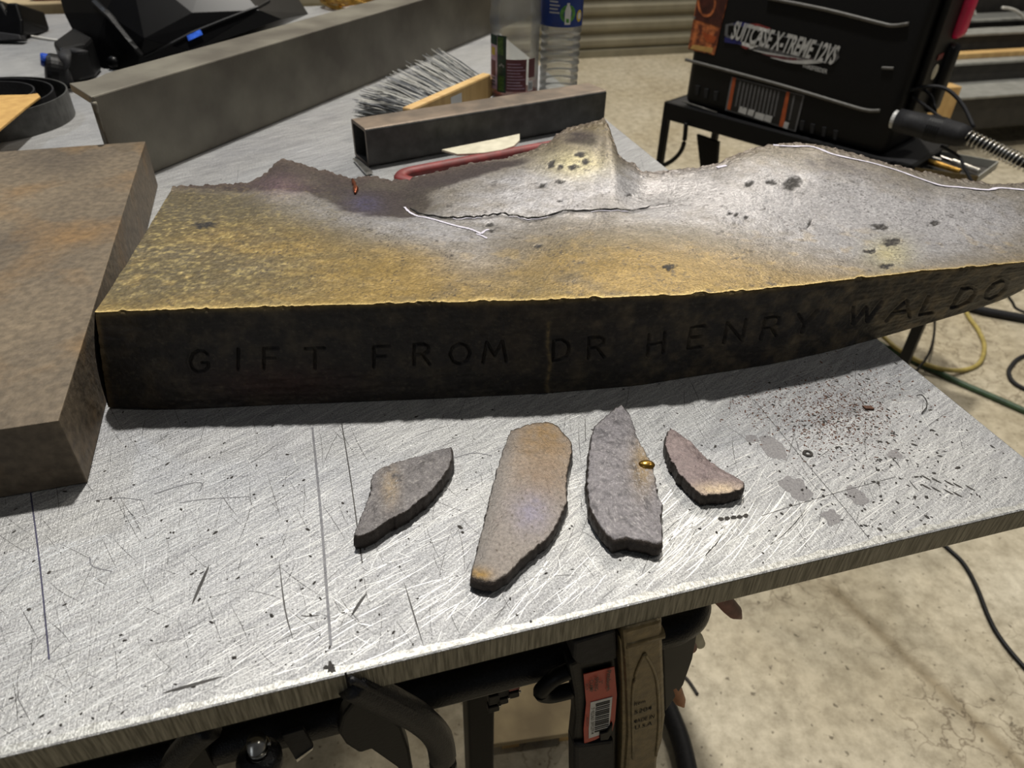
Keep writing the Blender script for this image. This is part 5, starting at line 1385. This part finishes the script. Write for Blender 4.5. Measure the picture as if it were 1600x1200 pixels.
# gold-brown C-clamp body
gcl = thing('cast_clamp', 'gold-brown cast metal clamp body with raised letters under the table edge', 'clamp', F(1005, 1090, .0))
FP('clamp_body', [(972, 986), (1036, 968), (1037, 1010), (1039, 1060), (1041, 1120), (1036, 1160), (1028, 1185), (1026, 1240), (974, 1240), (978, 1190), (981, 1150), (979, 1080), (976, 1030)], MT['clampbrass'], .002, .016, gcl, .0028)
FP('upper_jaw', [(967, 962), (1035, 945), (1036, 975), (970, 993)], MT['black'], -.004, .012, gcl, .002)
FP('side_flange', [(968, 995), (979, 1010), (984, 1080), (985, 1150), (978, 1240), (968, 1240), (972, 1150), (972, 1080)], MT['clampbrass'], -.001, .018, gcl, .0015)
for q in ([(1007, 1021), (998, 1040), (991, 1062), (988, 1090), (988, 1130), (989, 1185)], [(1007, 1021), (1018, 1040), (1026, 1064), (1029, 1100), (1029, 1140), (1025, 1180)]):
    mesh_obj('raised_rib', *sweep(catmull([F(x, y, .0022) for x, y in q], 5), .0011, 8), MT['clampbrass'], gcl, smooth=True)
for s, x, y, wd in (('Item', 1000, 1098, .008), ('5204', 1005, 1110, .013), ('MADE IN', 1006, 1124, .016), ('U.S.A', 1006, 1134, .013)):
    V, Fc = text_on(s, F(x, y, .0024), E1, UP, width=wd, height=.0048, bold=.004)
    mesh_obj('raised_letters', V, Fc, MT['crack'], gcl)

mesh_obj('shoulder_bend', *sweep([F(976, 1003, -.001), F(1035, 987, -.001)], .0042, 12), MT['clampbrass'], gcl, smooth=True)
# dark plate behind, tool handles to the right
tag(FP('hanging_plate', [(1036, 1004), (1090, 988), (1082, 1030), (1068, 1070), (1040, 1112)], MT['rail_dark'], -.030, .004, None, .0008), 'dark grey plate hanging behind the gold-brown clamp', 'plate')
def handle(label, pts, radii, m, off, fer=None):
    base_ = F(*pts[0], off)
    t = thing('tool', label, 'tool', base_, 'hand tools hanging under the table')
    P = catmull([F(x, y, off) for x, y in pts], 4)
    rr_ = list(np.interp(np.linspace(0, 1, len(P)), np.linspace(0, 1, len(radii)), radii))
    mesh_obj('handle', *sweep(P, rr_, 14), m, t, smooth=True)
    if fer:
        P = [F(x, y, off) for x, y in fer]
        mesh_obj('shank', *sweep(P, .0022, 8), MT['rail'], t, smooth=True)
handle('tool with orange wooden handle below the gold-brown clamp', [(1044, 1058), (1052, 1072), (1060, 1090), (1068, 1104)], [.0042, .0052, .0056, .0048, .001], MT['wood_orange'], -.035, [(1034, 1010), (1046, 1062)])
handle('tool with worn pinkish handle showing under the right front edge', [(1110, 920), (1130, 938), (1144, 952), (1158, 966)], [.0045, .0062, .0066, .006, .001], MT['wood_pink'], -.06)
handle('tool with stubby red-brown end beside the tube bend', [(1058, 985), (1072, 1000), (1080, 1012)], [.0045, .005, .0045], MT['wood_pink'], -.035)
handle('tool with stubby grey end beside the tube bend', [(1078, 984), (1088, 996), (1094, 1006)], [.0045, .0048, .004], MT['cream'], -.045)

# black C-clamp below the middle of the front edge
bc_ = thing('black_clamp', 'black cast clamp frame curving down under the table middle', 'clamp', F(620, 1130, -.01))
P = catmull([F(x, y, -.002) for x, y in ((548, 1066), (585, 1084), (622, 1103), (655, 1122), (680, 1146), (690, 1172), (695, 1240))], 6)
mesh_obj('frame_arm', *sweep(P, .0088, 12, sx=1.0, sy=1.0), MT['black_pipe'], bc_, smooth=True)
mesh_obj('frame_ridge', *sweep([p + (CAM - p).normalized() * .009 + UP * .003 for p in P], .002, 6), MT['black_pipe'], bc_, smooth=True)
FP('frame_web', [(556, 1092), (600, 1112), (628, 1136), (640, 1170), (650, 1230), (620, 1200), (580, 1172), (562, 1178), (540, 1164), (528, 1146), (535, 1120)], MT['black'], -.014, .010, bc_, .002)
bs = thing('clamp_screw', 'steel clamp screw with thread poking out below the tube rail', 'clamp screw', F(406, 1180, -.006))
c0 = F(404, 1164, -.008); c1 = F(402, 1250, -.008)
mesh_obj('screw_shaft', *sweep([c0 + UP * .006, c1], .0052, 14), MT['steel'], bs, smooth=True)
hp2 = [c0.lerp(c1, i / 200) + Vector((math.cos(i * .45), math.sin(i * .45), 0)) * .0058 for i in range(140)]
mesh_obj('thread', *sweep(hp2, .0011, 5), MT['steel'], bs, smooth=True)
mesh_obj('swivel_pad', *lathe(F(406, 1188, -.004), [(-.004, .0005), (-.004, .012), (.002, .0125), (.006, .010), (.008, .006)], 24), MT['black_pipe'], bs, smooth=True)
bk = thing('bracket_clip', 'small dark bracket with bright corner under the tube rail', 'bracket', F(465, 1160, -.012))
FP('bracket_plate', [(440, 1150), (474, 1140), (490, 1168), (462, 1188)], MT['black_soft'], -.012, .003, bk, .0005)
FP('bright_corner', [(462, 1188), (490, 1168), (489, 1172), (464, 1192)], MT['steel'], -.011, .003, bk, .0003)
bt = thing('dark_clamp_jaw', 'black clamp jaw under the tube rail left of the steel screw', 'clamp', F(290, 1180, -.012))
mesh_obj('jaw_arm', *sweep(catmull([F(328, 1135, -.012), F(300, 1160, -.012), F(275, 1190, -.012), F(255, 1235, -.012)], 5), .0075, 10), MT['black_pipe'], bt, smooth=True)
mesh_obj('jaw_block', *boxgeo(F(262, 1185, -.02), E1 * .02, E2 * .012, UP * -.03, .002), MT['black'], bt)
# row of small valves in front of the leg
for k, (x, y, m, lb) in enumerate(((772, 1098, 'black', 'black toggle below the tube rail beside the table leg'), (786, 1086, 'black_soft', 'dark grey toggle between the black and the red toggles'), (803, 1076, 'red', 'red toggle below the tube rail above the plywood board'))):
    t = thing('toggle', lb, 'toggle', F(x, y, -.05), 'toggles under the tube rail')
    mesh_obj('cap', *boxgeo(F(x - 8, y + 6, -.05), E1 * .0085, E2 * .008, UP * .012, .001), MT[m], t)
    mesh_obj('stem', *boxgeo(F(x - 9, y + 18, -.05), E1 * .0088, E2 * .006, UP * .008, .001), MT['black'], t)
    mesh_obj('pivot', *lathe(F(x + 9, y + 4, -.049), [(0, .0012), (.001, .001), (.0012, .0002)], 10, axis=-E2), MT['steel'], t)
mesh_obj('toggle_rail', *boxgeo(tab(-.62, .046, -.052), E1 * .32, E2 * .006, UP * .014, .001), MT['black'], table)
# plywood board on the floor
pz = .05
q = [onz(x, y, pz) for x, y in ((768, 1012), (768, 1163), (900, 1144), (930, 1012))]
bd_ = thing('plywood_board', 'dusty plywood board on low battens under the table', 'board', Vector((q[1].x, q[1].y, 0)))
mesh_obj('board', *prism(q, UP * -.012, .001), MT['plywood'], bd_)
for t_ in (.12, .8):
    a_ = q[1].lerp(q[2], t_); b_ = q[0].lerp(q[3], t_)
    d_ = (b_ - a_) * .8
    mesh_obj('batten', *boxgeo(Vector((a_.x, a_.y, 0)) + d_ * .1, (q[2] - q[1]).normalized() * .03, d_, UP * (pz - .012), .001), MT['wood'], bd_)
